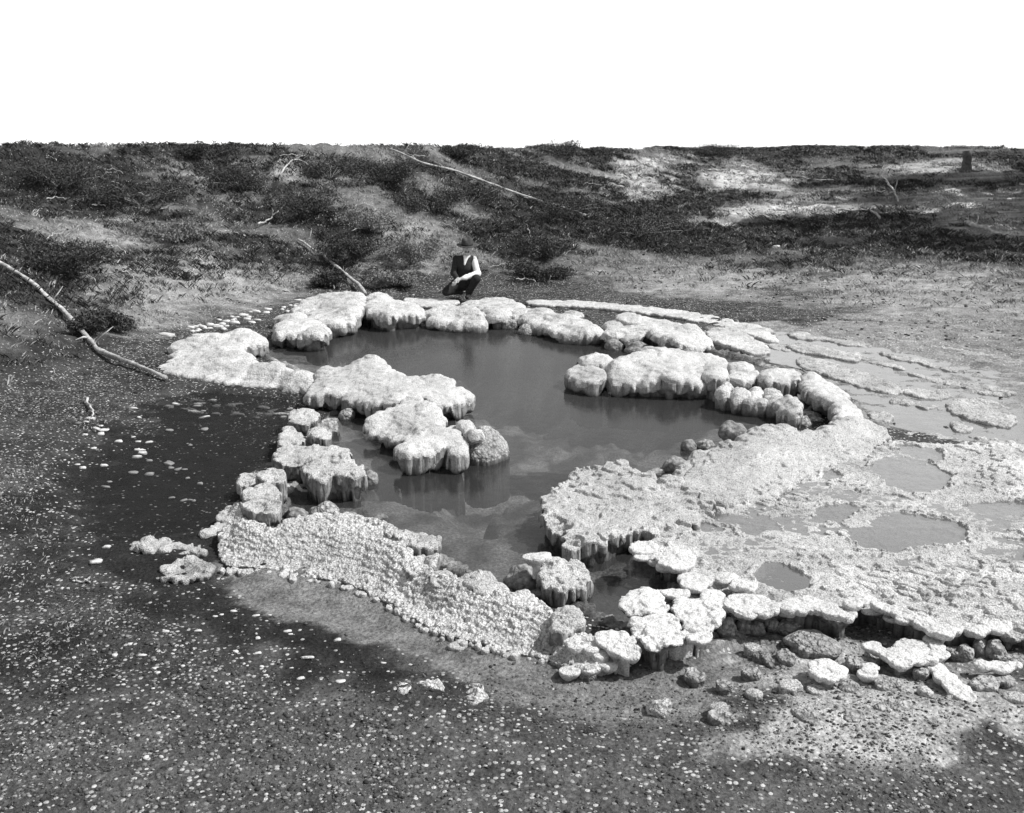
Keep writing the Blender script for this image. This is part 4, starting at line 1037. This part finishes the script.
def tubes_obj(name, tubes, mat, parent=None, loc=None):
    Vs = []; tri = []; off = 0
    fs = []
    for V, Q in tubes:
        Vs.append(V); fs += [tuple(dict.fromkeys(i + off for i in q)) for q in Q]; off += len(V)
    V = np.vstack(Vs)
    me = bpy.data.meshes.new(name); me.from_pydata([tuple(v) for v in V], [], fs); me.materials.append(mat)
    me.polygons.foreach_set('use_smooth', np.ones(len(me.polygons), bool)); me.update()
    o = bpy.data.objects.new(name, me); COL.objects.link(o)
    if parent is not None: o.parent = parent
    if loc is not None: o.location = loc
    return o

M['leaf_d'] = simple_mat('shrub_leaf_dark', 0.025, 0.07, 6, 0, rough=.6)
M['leaf_p'] = simple_mat('shrub_leaf_pale', 0.09, 0.26, 6, 0, rough=.6)
M['needle'] = simple_mat('needles', 0.02, 0.055, 3, 0, rough=.6)

def shrub(px, py, w, hgt, label, pale, seed, group='low shrubs on the left slope'):
    r = np.random.default_rng(seed)
    p = at_t(px, py)
    root = empty('shrub', p, label, 'shrub', group)
    m = np.linalg.norm(p - np.array([0, 0, CAMZ])) / F
    w *= m * 1.25; hgt *= m * .62
    tb = []; Vs = []; n0 = 0
    for k in range(17):
        a = r.random() * 6.28; L = r.uniform(.3, 1.1)
        tip = np.array([math.cos(a) * w * .5 * L, math.sin(a) * w * .5 * L, hgt * r.uniform(.25, .85)])
        mid = tip * .5 + np.array([0, 0, hgt * .08])
        tb.append(tube([[0, 0, -.03], mid, tip], [.012, .009, .004], 5))
        for q in (mid * .6 + tip * .4, tip):
            Vs.append(leaf_cloud(170, q, w * .15 * np.array([1, 1, .7]), .024, r)[0])
    tubes_obj('stem', tb, M['wood_dark'], root)
    V = np.vstack(Vs); n = len(V) // 4
    mesh_obj('foliage', V, np.arange(n)[:, None] * 4 + np.arange(4)[None], M['leaf_p' if pale else 'leaf_d'], root, False)
SH = [(412,262,52,46,1,'pale feathery shrub close left of the crouching man'),(372,232,50,38,1,'pale spreading shrub up the slope left of the man'),
      (345,262,40,34,0,'dark low shrub beside the slanting dead branch'),(432,214,46,30,0,'dark shrub on the slope above and left of the man'),
      (548,256,50,36,0,'broad dark shrub up the slope right of the man'),(540,278,44,26,0,'dark low shrub right of the man at the slope foot'),
      (300,215,60,34,0,'dark shrub under the short forked white stick'),(240,190,60,36,0,'dark shrub high on the left slope above the short white stick'),
      (140,205,70,40,0,'wide dark shrub on the upper left slope'),(70,275,54,46,0,'dark shrub at the left border above the big log'),
      (170,240,50,30,1,'pale grassy shrub in the middle of the left slope'),(330,180,56,34,0,'dark shrub near the forked twigs at the slope top'),
      (385,180,50,32,0,'dark shrub under the upper end of the long pole'),(60,190,60,40,0,'dark shrub in the upper left corner of the slope'),
      (395,285,36,22,1,'small pale shrub at the shore between the slanting branch and the man'),(560,215,60,28,0,'dark matted shrub under the lower end of the long pole'),
      (640,235,70,26,0,'flat dark shrub right of the long pole end'),(330,285,30,20,0,'small dark shrub at the foot of the slope behind the far ledge'),
      (470,205,50,30,0,'dark shrub just below the middle of the long pole'),(210,158,40,22,0,'small dark bush on the crest above the left slope'),(455,156,36,18,0,'low dark bush on the crest left of the long pole top'),(560,156,50,16,0,'flat dark bush on the middle of the crest'),
      (720,156,44,14,0,'low dark bush on the crest above the pale bare patch'),(100,330,44,26,0,'dark shrub right above the middle of the big log')]
for i, (px, py, w, hh, pl, lab) in enumerate(SH): shrub(px, py, w, hh, lab, pl, 300 + i)

def conifer(x, y, H, label, seed):
    r = np.random.default_rng(seed)
    z = float(hterr(np.array([x]), np.array([y]))[0])
    root = empty('conifer_tree', (x, y, z - .05), label, 'tree', 'conifers at the right edge of the slope')
    zz = np.linspace(0, H, 14)
    tubes_obj('trunk', [tube(np.stack([.05 * np.sin(zz), .05 * np.cos(zz * .7), zz], 1), .17 * (1 - zz / H) + .015, 10, .1)], M['bark'], root)
    tb = []; Vs = []
    zb = H * .22
    while zb < H * .98:
        Rr = (1 - (zb - H * .18) / (H * .82)) ** .8 * H * .21 + .2
        for k in range(r.integers(5, 8)):
            a = r.random() * 6.28; L = Rr * r.uniform(.6, 1.15)
            st = np.array([0, 0, zb]); en = st + np.array([math.cos(a) * L, math.sin(a) * L, -L * r.uniform(.05, .35)])
            tb.append(tube([st, (st + en) / 2 + [0, 0, .06], en], [.03, .02, .006], 4))
            for q in np.linspace(.3, 1, max(3, int(L / .25))):
                Vs.append(leaf_cloud(26, st + (en - st) * q, np.array([.24, .24, .10]), .10, r)[0])
        zb += r.uniform(.22, .42)
    tubes_obj('branches', tb, M['bark'], root)
    V = np.vstack(Vs); n = len(V) // 4
    mesh_obj('crown', V, np.arange(n)[:, None] * 4 + np.arange(4)[None], M['needle'], root, False)
conifer(15.6, 23.2, 11.0, 'dark conifer right of the frame nearest the channel', 41)
conifer(16.6, 26.2, 12.5, 'dark conifer behind the nearest one on the right slope', 42)
conifer(20.5, 33.5, 13.0, 'dark conifer farther up the right slope', 43)
conifer(19.6, 29.6, 13.5, 'tallest dark conifer on the right slope', 44)

# ------------------------------------------------------------------ dead wood
def wood(name, label, pix, r0, r1, branches=(), lift=0.04, mat='wood', cat='log'):
    pts = np.array([at_t(*p) for p in pix])
    # resample and settle on the ground, bridging hollows
    s = np.linspace(0, 1, 34); k = np.linspace(0, 1, len(pts))
    path = np.stack([np.interp(s, k, pts[:, i]) for i in range(3)], 1)
    rad = r0 + (r1 - r0) * s
    path[:, 2] += rad * .7 + lift
    path[:, 2] += .012 * np.sin(s * 17)
    path[:, 0] += .012 * np.sin(s * 23)
    c = path.mean(0)
    root = empty(name, c, label, cat)
    rad = rad * (1 + .35 * (np.random.default_rng(int(abs(c[0]) * 100)).random(len(rad)) - .5))
    tubes_obj('trunk' if cat == 'log' else 'stem', [tube(path - c, rad, 9, .5)], M[mat], root)
    for t, dx, dy, dz, rb in branches:
        i = int(t * 33); st = path[i] - c
        e = st + np.array([dx, dy, dz])
        mid = (st + e) / 2 + np.array([.03, .0, .03])
        tubes_obj('branch', [tube([st, mid, e], [rb, rb * .75, rb * .3], 6, .2)], M[mat], root)
    return root
wood('fallen_log', 'long bleached log lying down the left bank with its thin end toward the pool', [(-25,255),(36,290),(62,311),(86,338),(97,352),(130,368),(167,381)], .036, .026, [(.55, -.12, -.15, .0, .02), (.62, .25, .1, .22, .014), (.8, .18, -.12, .1, .012), (.3, .1, .2, .2, .012)])
wood('dead_branch', 'slanting grey branch leaning down the slope to the tall rounded far ledge', [(298,240),(322,258),(345,276),(366,296)], .022, .034, [(.3, .2, -.1, .25, .015), (.15, .1, .1, .3, .012)], cat='branch')
wood('fallen_log', 'long thin pole lying across the upper slope above and right of the man', [(388,152),(420,166),(455,178),(500,193),(545,208),(586,219)], .024, .034, [(.2, -.3, .1, .2, .014), (.1, .2, .1, .3, .013), (.35, -.25, -.1, .15, .012)], lift=.12)
wood('dead_branch', 'short forked white stick on the left slope', [(258,229),(268,224),(279,213)], .022, .012, [(.7, -.02, .1, .2, .01)], cat='branch', lift=.1)
wood('dead_branch', 'white forked twigs near the top of the left slope', [(280,183),(290,171),(298,166),(310,172)], .02, .01, [(.5, .3, .1, .1, .01)], cat='branch', lift=.15)
wood('dead_branch', 'thin dark stick on the slope foot left of the slanting branch', [(316,272),(326,280),(335,291)], .018, .012, [], cat='branch', mat='wood_dark')
wood('dead_branch', 'pale dead bough standing up on the right shaded slope', [(886,184),(893,194),(898,206)], .03, .02, [(.6, .05, 0, .4, .018), (.3, -.3, .1, .35, .015)], cat='branch', lift=.1)
wood('dead_branch', 'curved pale root in the dark shade of the right slope', [(838,213),(855,214),(870,215),(880,222)], .025, .03, [(.2, -.2, .2, .05, .015)], cat='branch')
wood('dead_branch', 'pale log fragment at the right border above the shade', [(965,225),(985,232),(1010,240)], .05, .04, [(.3, .1, .2, .3, .02)], cat='branch')
wood('dead_branch', 'thin stick lying on the sunlit strip of the right slope', [(800,178),(815,181),(835,181)], .02, .015, [], cat='branch')
wood('dead_branch', 'short twig standing on the left gravel bank', [(86,402),(92,412),(93,420)], .012, .008, [(.4, .05, 0, .08, .006)], cat='branch', mat='wood')
wood('dead_branch', 'thin forked twig on the pale gravel at lower left', [(72,582),(88,583),(90,582)], .006, .005, [(.9, -.04, -.06, .0, .004)], cat='branch', lift=.01)
for i in range(46):
    px, py = random.uniform(40, 620), random.uniform(160, 285)
    if py > 300 - .0: continue
    dx, dy = random.uniform(-26, 26), random.uniform(-3, 9)
    wood('dead_twig', 'thin grey twig lying in the scrub of the slope behind the pool', [(px, py), (px + dx * .5, py + dy * .4 - 2), (px + dx, py + dy)], .012, .007,
         [(.5, random.uniform(-.2, .2), 0, random.uniform(.05, .2), .006)], cat='twig', lift=random.uniform(.03, .14), mat=random.choice(['wood', 'wood_dark'])) ['group'] = 'twigs in the scrub'
# old stump near the crest at the right
p = at_t(965, 172)
st = empty('tree_stump', p, 'dark snag of a tree on the crest at the far right', 'stump')
zz = np.linspace(-.1, .75, 7)
tubes_obj('trunk', [tube(np.stack([.03 * np.sin(zz * 5), zz * 0, zz], 1), [.24, .2, .17, .16, .15, .15, .12], 10, .3)], M['bark'], st)
tubes_obj('root', [tube([[.1, 0, .05], [.4, -.1, .03], [.7, -.15, -.05]], [.07, .05, .02], 6, .2)], M['bark'], st)

# ------------------------------------------------------------------ the man
def sdf_grid(lo, hi, cell):
    g = [np.arange(lo[i], hi[i], cell) for i in range(3)]
    return g, np.full([len(a) for a in g], 1.0)
def add_cap(g, f, a, b, ra, rb, k=0.02):
    a = np.asarray(a, float); b = np.asarray(b, float); m = max(ra, rb) + .09
    lo = np.minimum(a, b) - m; hi = np.maximum(a, b) + m
    sl = []
    for i in range(3):
        i0, i1 = np.searchsorted(g[i], [lo[i], hi[i]]); sl.append(slice(i0, i1))
    if any(s.stop <= s.start for s in sl): return
    X, Y, Z = np.meshgrid(g[0][sl[0]], g[1][sl[1]], g[2][sl[2]], indexing='ij')
    ab = b - a; L = ab @ ab + 1e-9
    t = np.clip(((X - a[0]) * ab[0] + (Y - a[1]) * ab[1] + (Z - a[2]) * ab[2]) / L, 0, 1)
    d = np.sqrt((X - a[0] - t * ab[0]) ** 2 + (Y - a[1] - t * ab[1]) ** 2 + (Z - a[2] - t * ab[2]) ** 2) - (ra + (rb - ra) * t)
    f[tuple(sl)] = smin(f[tuple(sl)], d, k)
def add_ell(g, f, c, r, k=0.02):
    X, Y, Z = np.meshgrid(*g, indexing='ij')
    r = np.asarray(r)
    q = np.sqrt(((X - c[0]) / r[0]) ** 2 + ((Y - c[1]) / r[1]) ** 2 + ((Z - c[2]) / r[2]) ** 2)
    f[:] = smin(f, (q - 1) * r.min(), k)
def sdf_obj(name, g, f, cell, mat, parent):
    f[0] = f[-1] = 1; f[:, 0] = f[:, -1] = 1; f[:, :, 0] = f[:, :, -1] = 1
    V, Q, _ = surface_nets(f, np.array([g[0][0], g[1][0], g[2][0]]), cell)
    return mesh_obj(name, V, Q, mat, parent)

mp = at(463, 297.5, 0.10)
man = empty('person', (mp[0], mp[1] + .12, 0.10), 'man in a wide brimmed hat and dark vest crouching on the far rim', 'person')
M['skin'] = simple_mat('skin', 0.36, 0.48, 20, .1, rough=.6)
M['hat'] = simple_mat('hat_felt', 0.035, 0.07, 20, .2)
M['band'] = simple_mat('hat_band', 0.015, 0.03, 20, .2)
M['vest'] = simple_mat('vest_cloth', 0.018, 0.035, 30, .3)
M['shirt'] = simple_mat('shirt_cloth', 0.62, 0.78, 14, .5, bdist=.02)
M['trouser'] = simple_mat('trouser_cloth', 0.014, 0.03, 18, .5, bdist=.02)
M['boot'] = simple_mat('boot_leather', 0.012, 0.03, 30, .3, rough=.5)
M['hair'] = simple_mat('hair', 0.02, 0.05, 60, .6)
cl = .009
J = dict(pel=(.0, .12, .27), che=(.03, .02, .58), neck=(.065, -.02, .755), head=(.085, -.055, .865),
         ls=(.195, .0, .68), le=(.27, -.08, .43), lw=(.0, -.30, .37), rs=(-.125, .01, .68), re=(-.17, -.09, .44), rw=(-.08, -.29, .36),
         lh=(.10, .08, .25), lk=(.25, -.27, .36), la=(.10, -.16, .07), rh=(-.10, .08, .25), rk=(-.30, -.14, .11), ra=(-.06, .22, .07))
J = {k: np.array(v) for k, v in J.items()}
lo, hi = (-.55, -.55, -.06), (.5, .5, 1.1)
g, f = sdf_grid(lo, hi, cl)
add_cap(g, f, J['pel'], J['che'], .13, .135, .05); add_cap(g, f, J['che'], J['neck'] - [0, 0, .05], .13, .07, .05)
add_cap(g, f, J['ls'], J['rs'], .06, .06, .05); add_cap(g, f, J['neck'] - [0, 0, .06], J['head'] - [0, 0, .04], .055, .05, .02)
add_ell(g, f, J['head'] + [0, 0.005, .01], (.073, .092, .108), .015)
hd = J['head']
add_cap(g, f, hd + [.0, -.088, .01], hd + [.0, -.112, -.022], .010, .015, .012)            # nose
for sx in (-1, 1):
    add_ell(g, f, hd + [sx * .074, .01, -.005], (.012, .02, .03), .008)                     # ears
    add_cap(g, f, hd + [sx * .018, -.085, .030], hd + [sx * .045, -.072, .030], .010, .009, .012)  # brows
add_cap(g, f, hd + [-.022, -.082, -.055], hd + [.022, -.082, -.055], .009, .009, .01)       # lips
add_cap(g, f, hd + [0, -.06, -.085], hd + [0, -.05, -.09], .03, .03, .02)                   # chin
for s, e, w in (('ls', 'le', 'lw'), ('rs', 're', 'rw')):
    add_cap(g, f, J[s], J[e], .048, .040, .03); add_cap(g, f, J[e], J[w], .040, .028, .02)
def hand(g, f, w, dr, side, r=.0095):
    w = np.asarray(w); dr = np.asarray(dr) / np.linalg.norm(dr); up = np.array([0, 0, 1.0]); s = np.cross(dr, up); s /= np.linalg.norm(s); s = s * side
    add_cap(g, f, w, w + dr * .075, .026, .030, .015)
    for i, L in enumerate((.060, .075, .080, .068)):
        b = w + dr * .085 + s * (.033 - .022 * i)
        m = b + dr * L * .55 + s * (.004 - .003 * i); t = m + dr * L * .35 - up * L * .45
        add_cap(g, f, b - dr * .03, m, r, r, .004); add_cap(g, f, m, t, r, r * .85, .004)
    b = w + dr * .03 + s * .03; m = b + s * .03 + dr * .025; t = m + dr * .035 - up * .012
    add_cap(g, f, b, m, .012, .011, .006); add_cap(g, f, m, t, .011, .009, .006)
hand(g, f, J['lw'], (-.85, -.25, -.25), 1); hand(g, f, J['rw'], (-.5, -.7, -.5), -1)
for hp, kn, an in (('lh', 'lk', 'la'), ('rh', 'rk', 'ra')):
    add_cap(g, f, J[hp], J[kn], .082, .058, .04); add_cap(g, f, J[kn], J[an], .055, .038, .02)
add_cap(g, f, J['la'] - [0, -.04, .03], J['la'] + [-.01, -.15, -.035], .04, .032, .02); add_cap(g, f, J['ra'], J['ra'] + [.05, .12, -.02], .04, .03, .02)
sdf_obj('body', g, f, cl, M['skin'], man)
# clothes follow the body
g, f = sdf_grid(lo, hi, cl)
add_cap(g, f, J['ls'], J['le'], .062, .056, .03); add_cap(g, f, J['le'], J['lw'] + (J['le'] - J['lw']) * .1, .056, .040, .03)
for t in (.25, .5, .75):
    c = J['le'] + (J['lw'] - J['le']) * t; add_cap(g, f, c + [0, 0, .012], c + [.0, 0, -.014], .047 - .008 * t, .046 - .008 * t, .01)
sdf_obj('shirt_sleeve', g, f, cl, M['shirt'], man)
g, f = sdf_grid(lo, hi, cl)
add_cap(g, f, J['rs'], J['re'], .060, .052, .03); add_cap(g, f, J['re'], J['rw'] + (J['re'] - J['rw']) * .1, .052, .038, .03)
sdf_obj('coat_sleeve', g, f, cl, M['vest'], man)
g, f = sdf_grid(lo, hi, cl)
add_cap(g, f, J['pel'] + [0, 0, .03], J['che'], .143, .152, .05); add_cap(g, f, J['che'], J['neck'] - [0, 0, .075], .148, .075, .05)
add_cap(g, f, J['ls'] - [.02, 0, 0], J['rs'] + [.0, 0, 0], .066, .068, .05)
vest = sdf_obj('vest', g, f, cl, M['vest'], man)
g, f = sdf_grid(lo, hi, cl)
for a, b in (((.045, -.095, .735), (.035, -.145, .60)), ((.085, -.095, .735), (.04, -.145, .60))):
    add_cap(g, f, np.array(a), np.array(b), .026, .012, .01)
sdf_obj('shirt_front', g, f, cl, M['shirt'], man)
g, f = sdf_grid(lo, hi, cl)
add_cap(g, f, J['pel'] + [0, 0, .05], J['pel'] - [0, 0, .04], .152, .145, .05)
for hp, kn, an in (('lh', 'lk', 'la'), ('rh', 'rk', 'ra')):
    add_cap(g, f, J[hp], J[kn], .10, .073, .05); add_cap(g, f, J[kn], J[an] + (J[kn] - J[an]) * .12, .073, .058, .03)
sdf_obj('trousers', g, f, cl, M['trouser'], man)
for an, d in (('la', (-.02, -.17, -.035)), ('ra', (.05, .15, -.03))):
    g, f = sdf_grid(lo, hi, cl)
    a = J[an]; d = np.array(d)
    add_cap(g, f, a + [0, 0, .06], a - [0, 0, .015], .050, .046, .02); add_cap(g, f, a - [0, 0, .025], a + d, .045, .038, .02)
    sdf_obj('boot', g, f, cl, M['boot'], man)
g, f = sdf_grid(lo, hi, cl)
add_ell(g, f, hd + [0, .03, .02], (.08, .08, .09), .01); add_cap(g, f, hd + [-.03, -.082, -.04], hd + [.03, -.082, -.04], .013, .013, .01)
sdf_obj('hair', g, f, cl, M['hair'], man)
# hat: brim with a curl, dented crown, band
def lathe(prof, seg, tweak):
    V = []; Q = []
    for i, (r_, z_) in enumerate(prof):
        for j in range(seg):
            a = 2 * math.pi * j / seg; V.append(tweak(r_ * math.cos(a), r_ * math.sin(a), z_, r_))
    for i in range(len(prof) - 1):
        for j in range(seg): Q.append((i * seg + j, i * seg + (j + 1) % seg, (i + 1) * seg + (j + 1) % seg, (i + 1) * seg + j))
    return np.array(V), np.array(Q)
ho = hd + [0, .01, .065]
def tw(x, y, z, r):
    if r > .10: z = z + .35 * (abs(x) - .1 * 0) ** 1.6 * .6
    if z > .10: z = z - .03 * math.exp(-(x / .035) ** 2)
    q = np.array([x * 1.16, y * 1.25, z * 1.08]); c, s = math.cos(.14), math.sin(.14)
    q = np.array([q[0], q[1] * c - q[2] * s, q[1] * s + q[2] * c])
    return q + ho
V, Q = lathe([(.075, .0), (.12, -.004), (.165, .004), (.168, .010), (.12, .006), (.090, .010), (.088, .045), (.082, .10), (.075, .128), (.05, .138), (.02, .136), (.001, .135)], 36, tw)
hat = mesh_obj('hat', V, Q, M['hat'], man)
V, Q = lathe([(.0915, .010), (.0925, .022), (.0910, .036), (.0885, .038)], 36, tw)
mesh_obj('band', V, Q, M['band'], hat)

# ------------------------------------------------------------------ light, sky, camera
SUN_EL = math.radians(50); SUN_AZ = math.radians(-8)     # azimuth counted from +X toward +Y
w = bpy.data.worlds.new('World'); sc.world = w; w.use_nodes = True
nt = w.node_tree
for n in list(nt.nodes): nt.nodes.remove(n)
sky = nt.nodes.new('ShaderNodeTexSky'); sky.sky_type = 'NISHITA'; sky.sun_disc = False
sky.sun_elevation = SUN_EL; sky.sun_rotation = math.pi / 2 - SUN_AZ
sky.dust_density = 1.0; sky.air_density = 1.0
bw = nt.nodes.new('ShaderNodeRGBToBW'); bg = nt.nodes.new('ShaderNodeBackground'); bg.inputs['Strength'].default_value = 0.12
wo = nt.nodes.new('ShaderNodeOutputWorld')
nt.links.new(sky.outputs[0], bw.inputs[0]); # thin bright cloud bank low over the horizon
tcw = nt.nodes.new('ShaderNodeTexCoord'); sxw = nt.nodes.new('ShaderNodeSeparateXYZ'); nt.links.new(tcw.outputs['Generated'], sxw.inputs[0])
nzw = N(nt, 'TexNoise', Scale=3.0, Detail=5); nt.links.new(tcw.outputs['Generated'], nzw.inputs['Vector'])
adw = N(nt, 'Math', operation='MULTIPLY_ADD'); adw.inputs[1].default_value = 0.10; nt.links.new(nzw.outputs['Fac'], adw.inputs[0]); nt.links.new(sxw.outputs['Z'], adw.inputs[2])
mrw = N(nt, 'MapRange'); mrw.inputs['From Min'].default_value = 0.22; mrw.inputs['From Max'].default_value = 0.42; mrw.inputs['To Min'].default_value = 1; mrw.inputs['To Max'].default_value = 0.12
nt.links.new(adw.outputs[0], mrw.inputs['Value'])
mxw = N(nt, 'MixRGB', blend_type='MIX'); mxw.inputs[2].default_value = (9.2, 9.2, 9.2, 1)
nt.links.new(mrw.outputs[0], mxw.inputs[0]); nt.links.new(bw.outputs[0], mxw.inputs[1]); nt.links.new(mxw.outputs[0], bg.inputs['Color']); nt.links.new(bg.outputs[0], wo.inputs[0])
sl = bpy.data.lights.new('sun', 'SUN'); sl.energy = 4.2; sl.angle = math.radians(0.6); sl.color = (1, .995, .985)
so = bpy.data.objects.new('sun', sl); COL.objects.link(so)
from mathutils import Vector
sd = Vector((math.cos(SUN_EL) * math.cos(SUN_AZ), math.cos(SUN_EL) * math.sin(SUN_AZ), math.sin(SUN_EL)))
so.rotation_euler = sd.to_track_quat('Z', 'Y').to_euler()
so.location = (20, -5, 30)

cam = bpy.data.cameras.new('camera'); co = bpy.data.objects.new('camera', cam); COL.objects.link(co)
co.location = (0, 0, CAMZ); co.rotation_euler = (math.pi / 2 - PITCH, 0, 0)
cam.sensor_fit = 'HORIZONTAL'; cam.sensor_width = 36; cam.lens = F / 1024 * 36
cam.clip_start = .05; cam.clip_end = 8000
sc.camera = co
vs = sc.view_settings
vs.view_transform = 'Standard'; vs.look = 'None'; vs.exposure = 0.42; vs.gamma = 1.0; vs.use_curve_mapping = False
sc.render.film_transparent = False
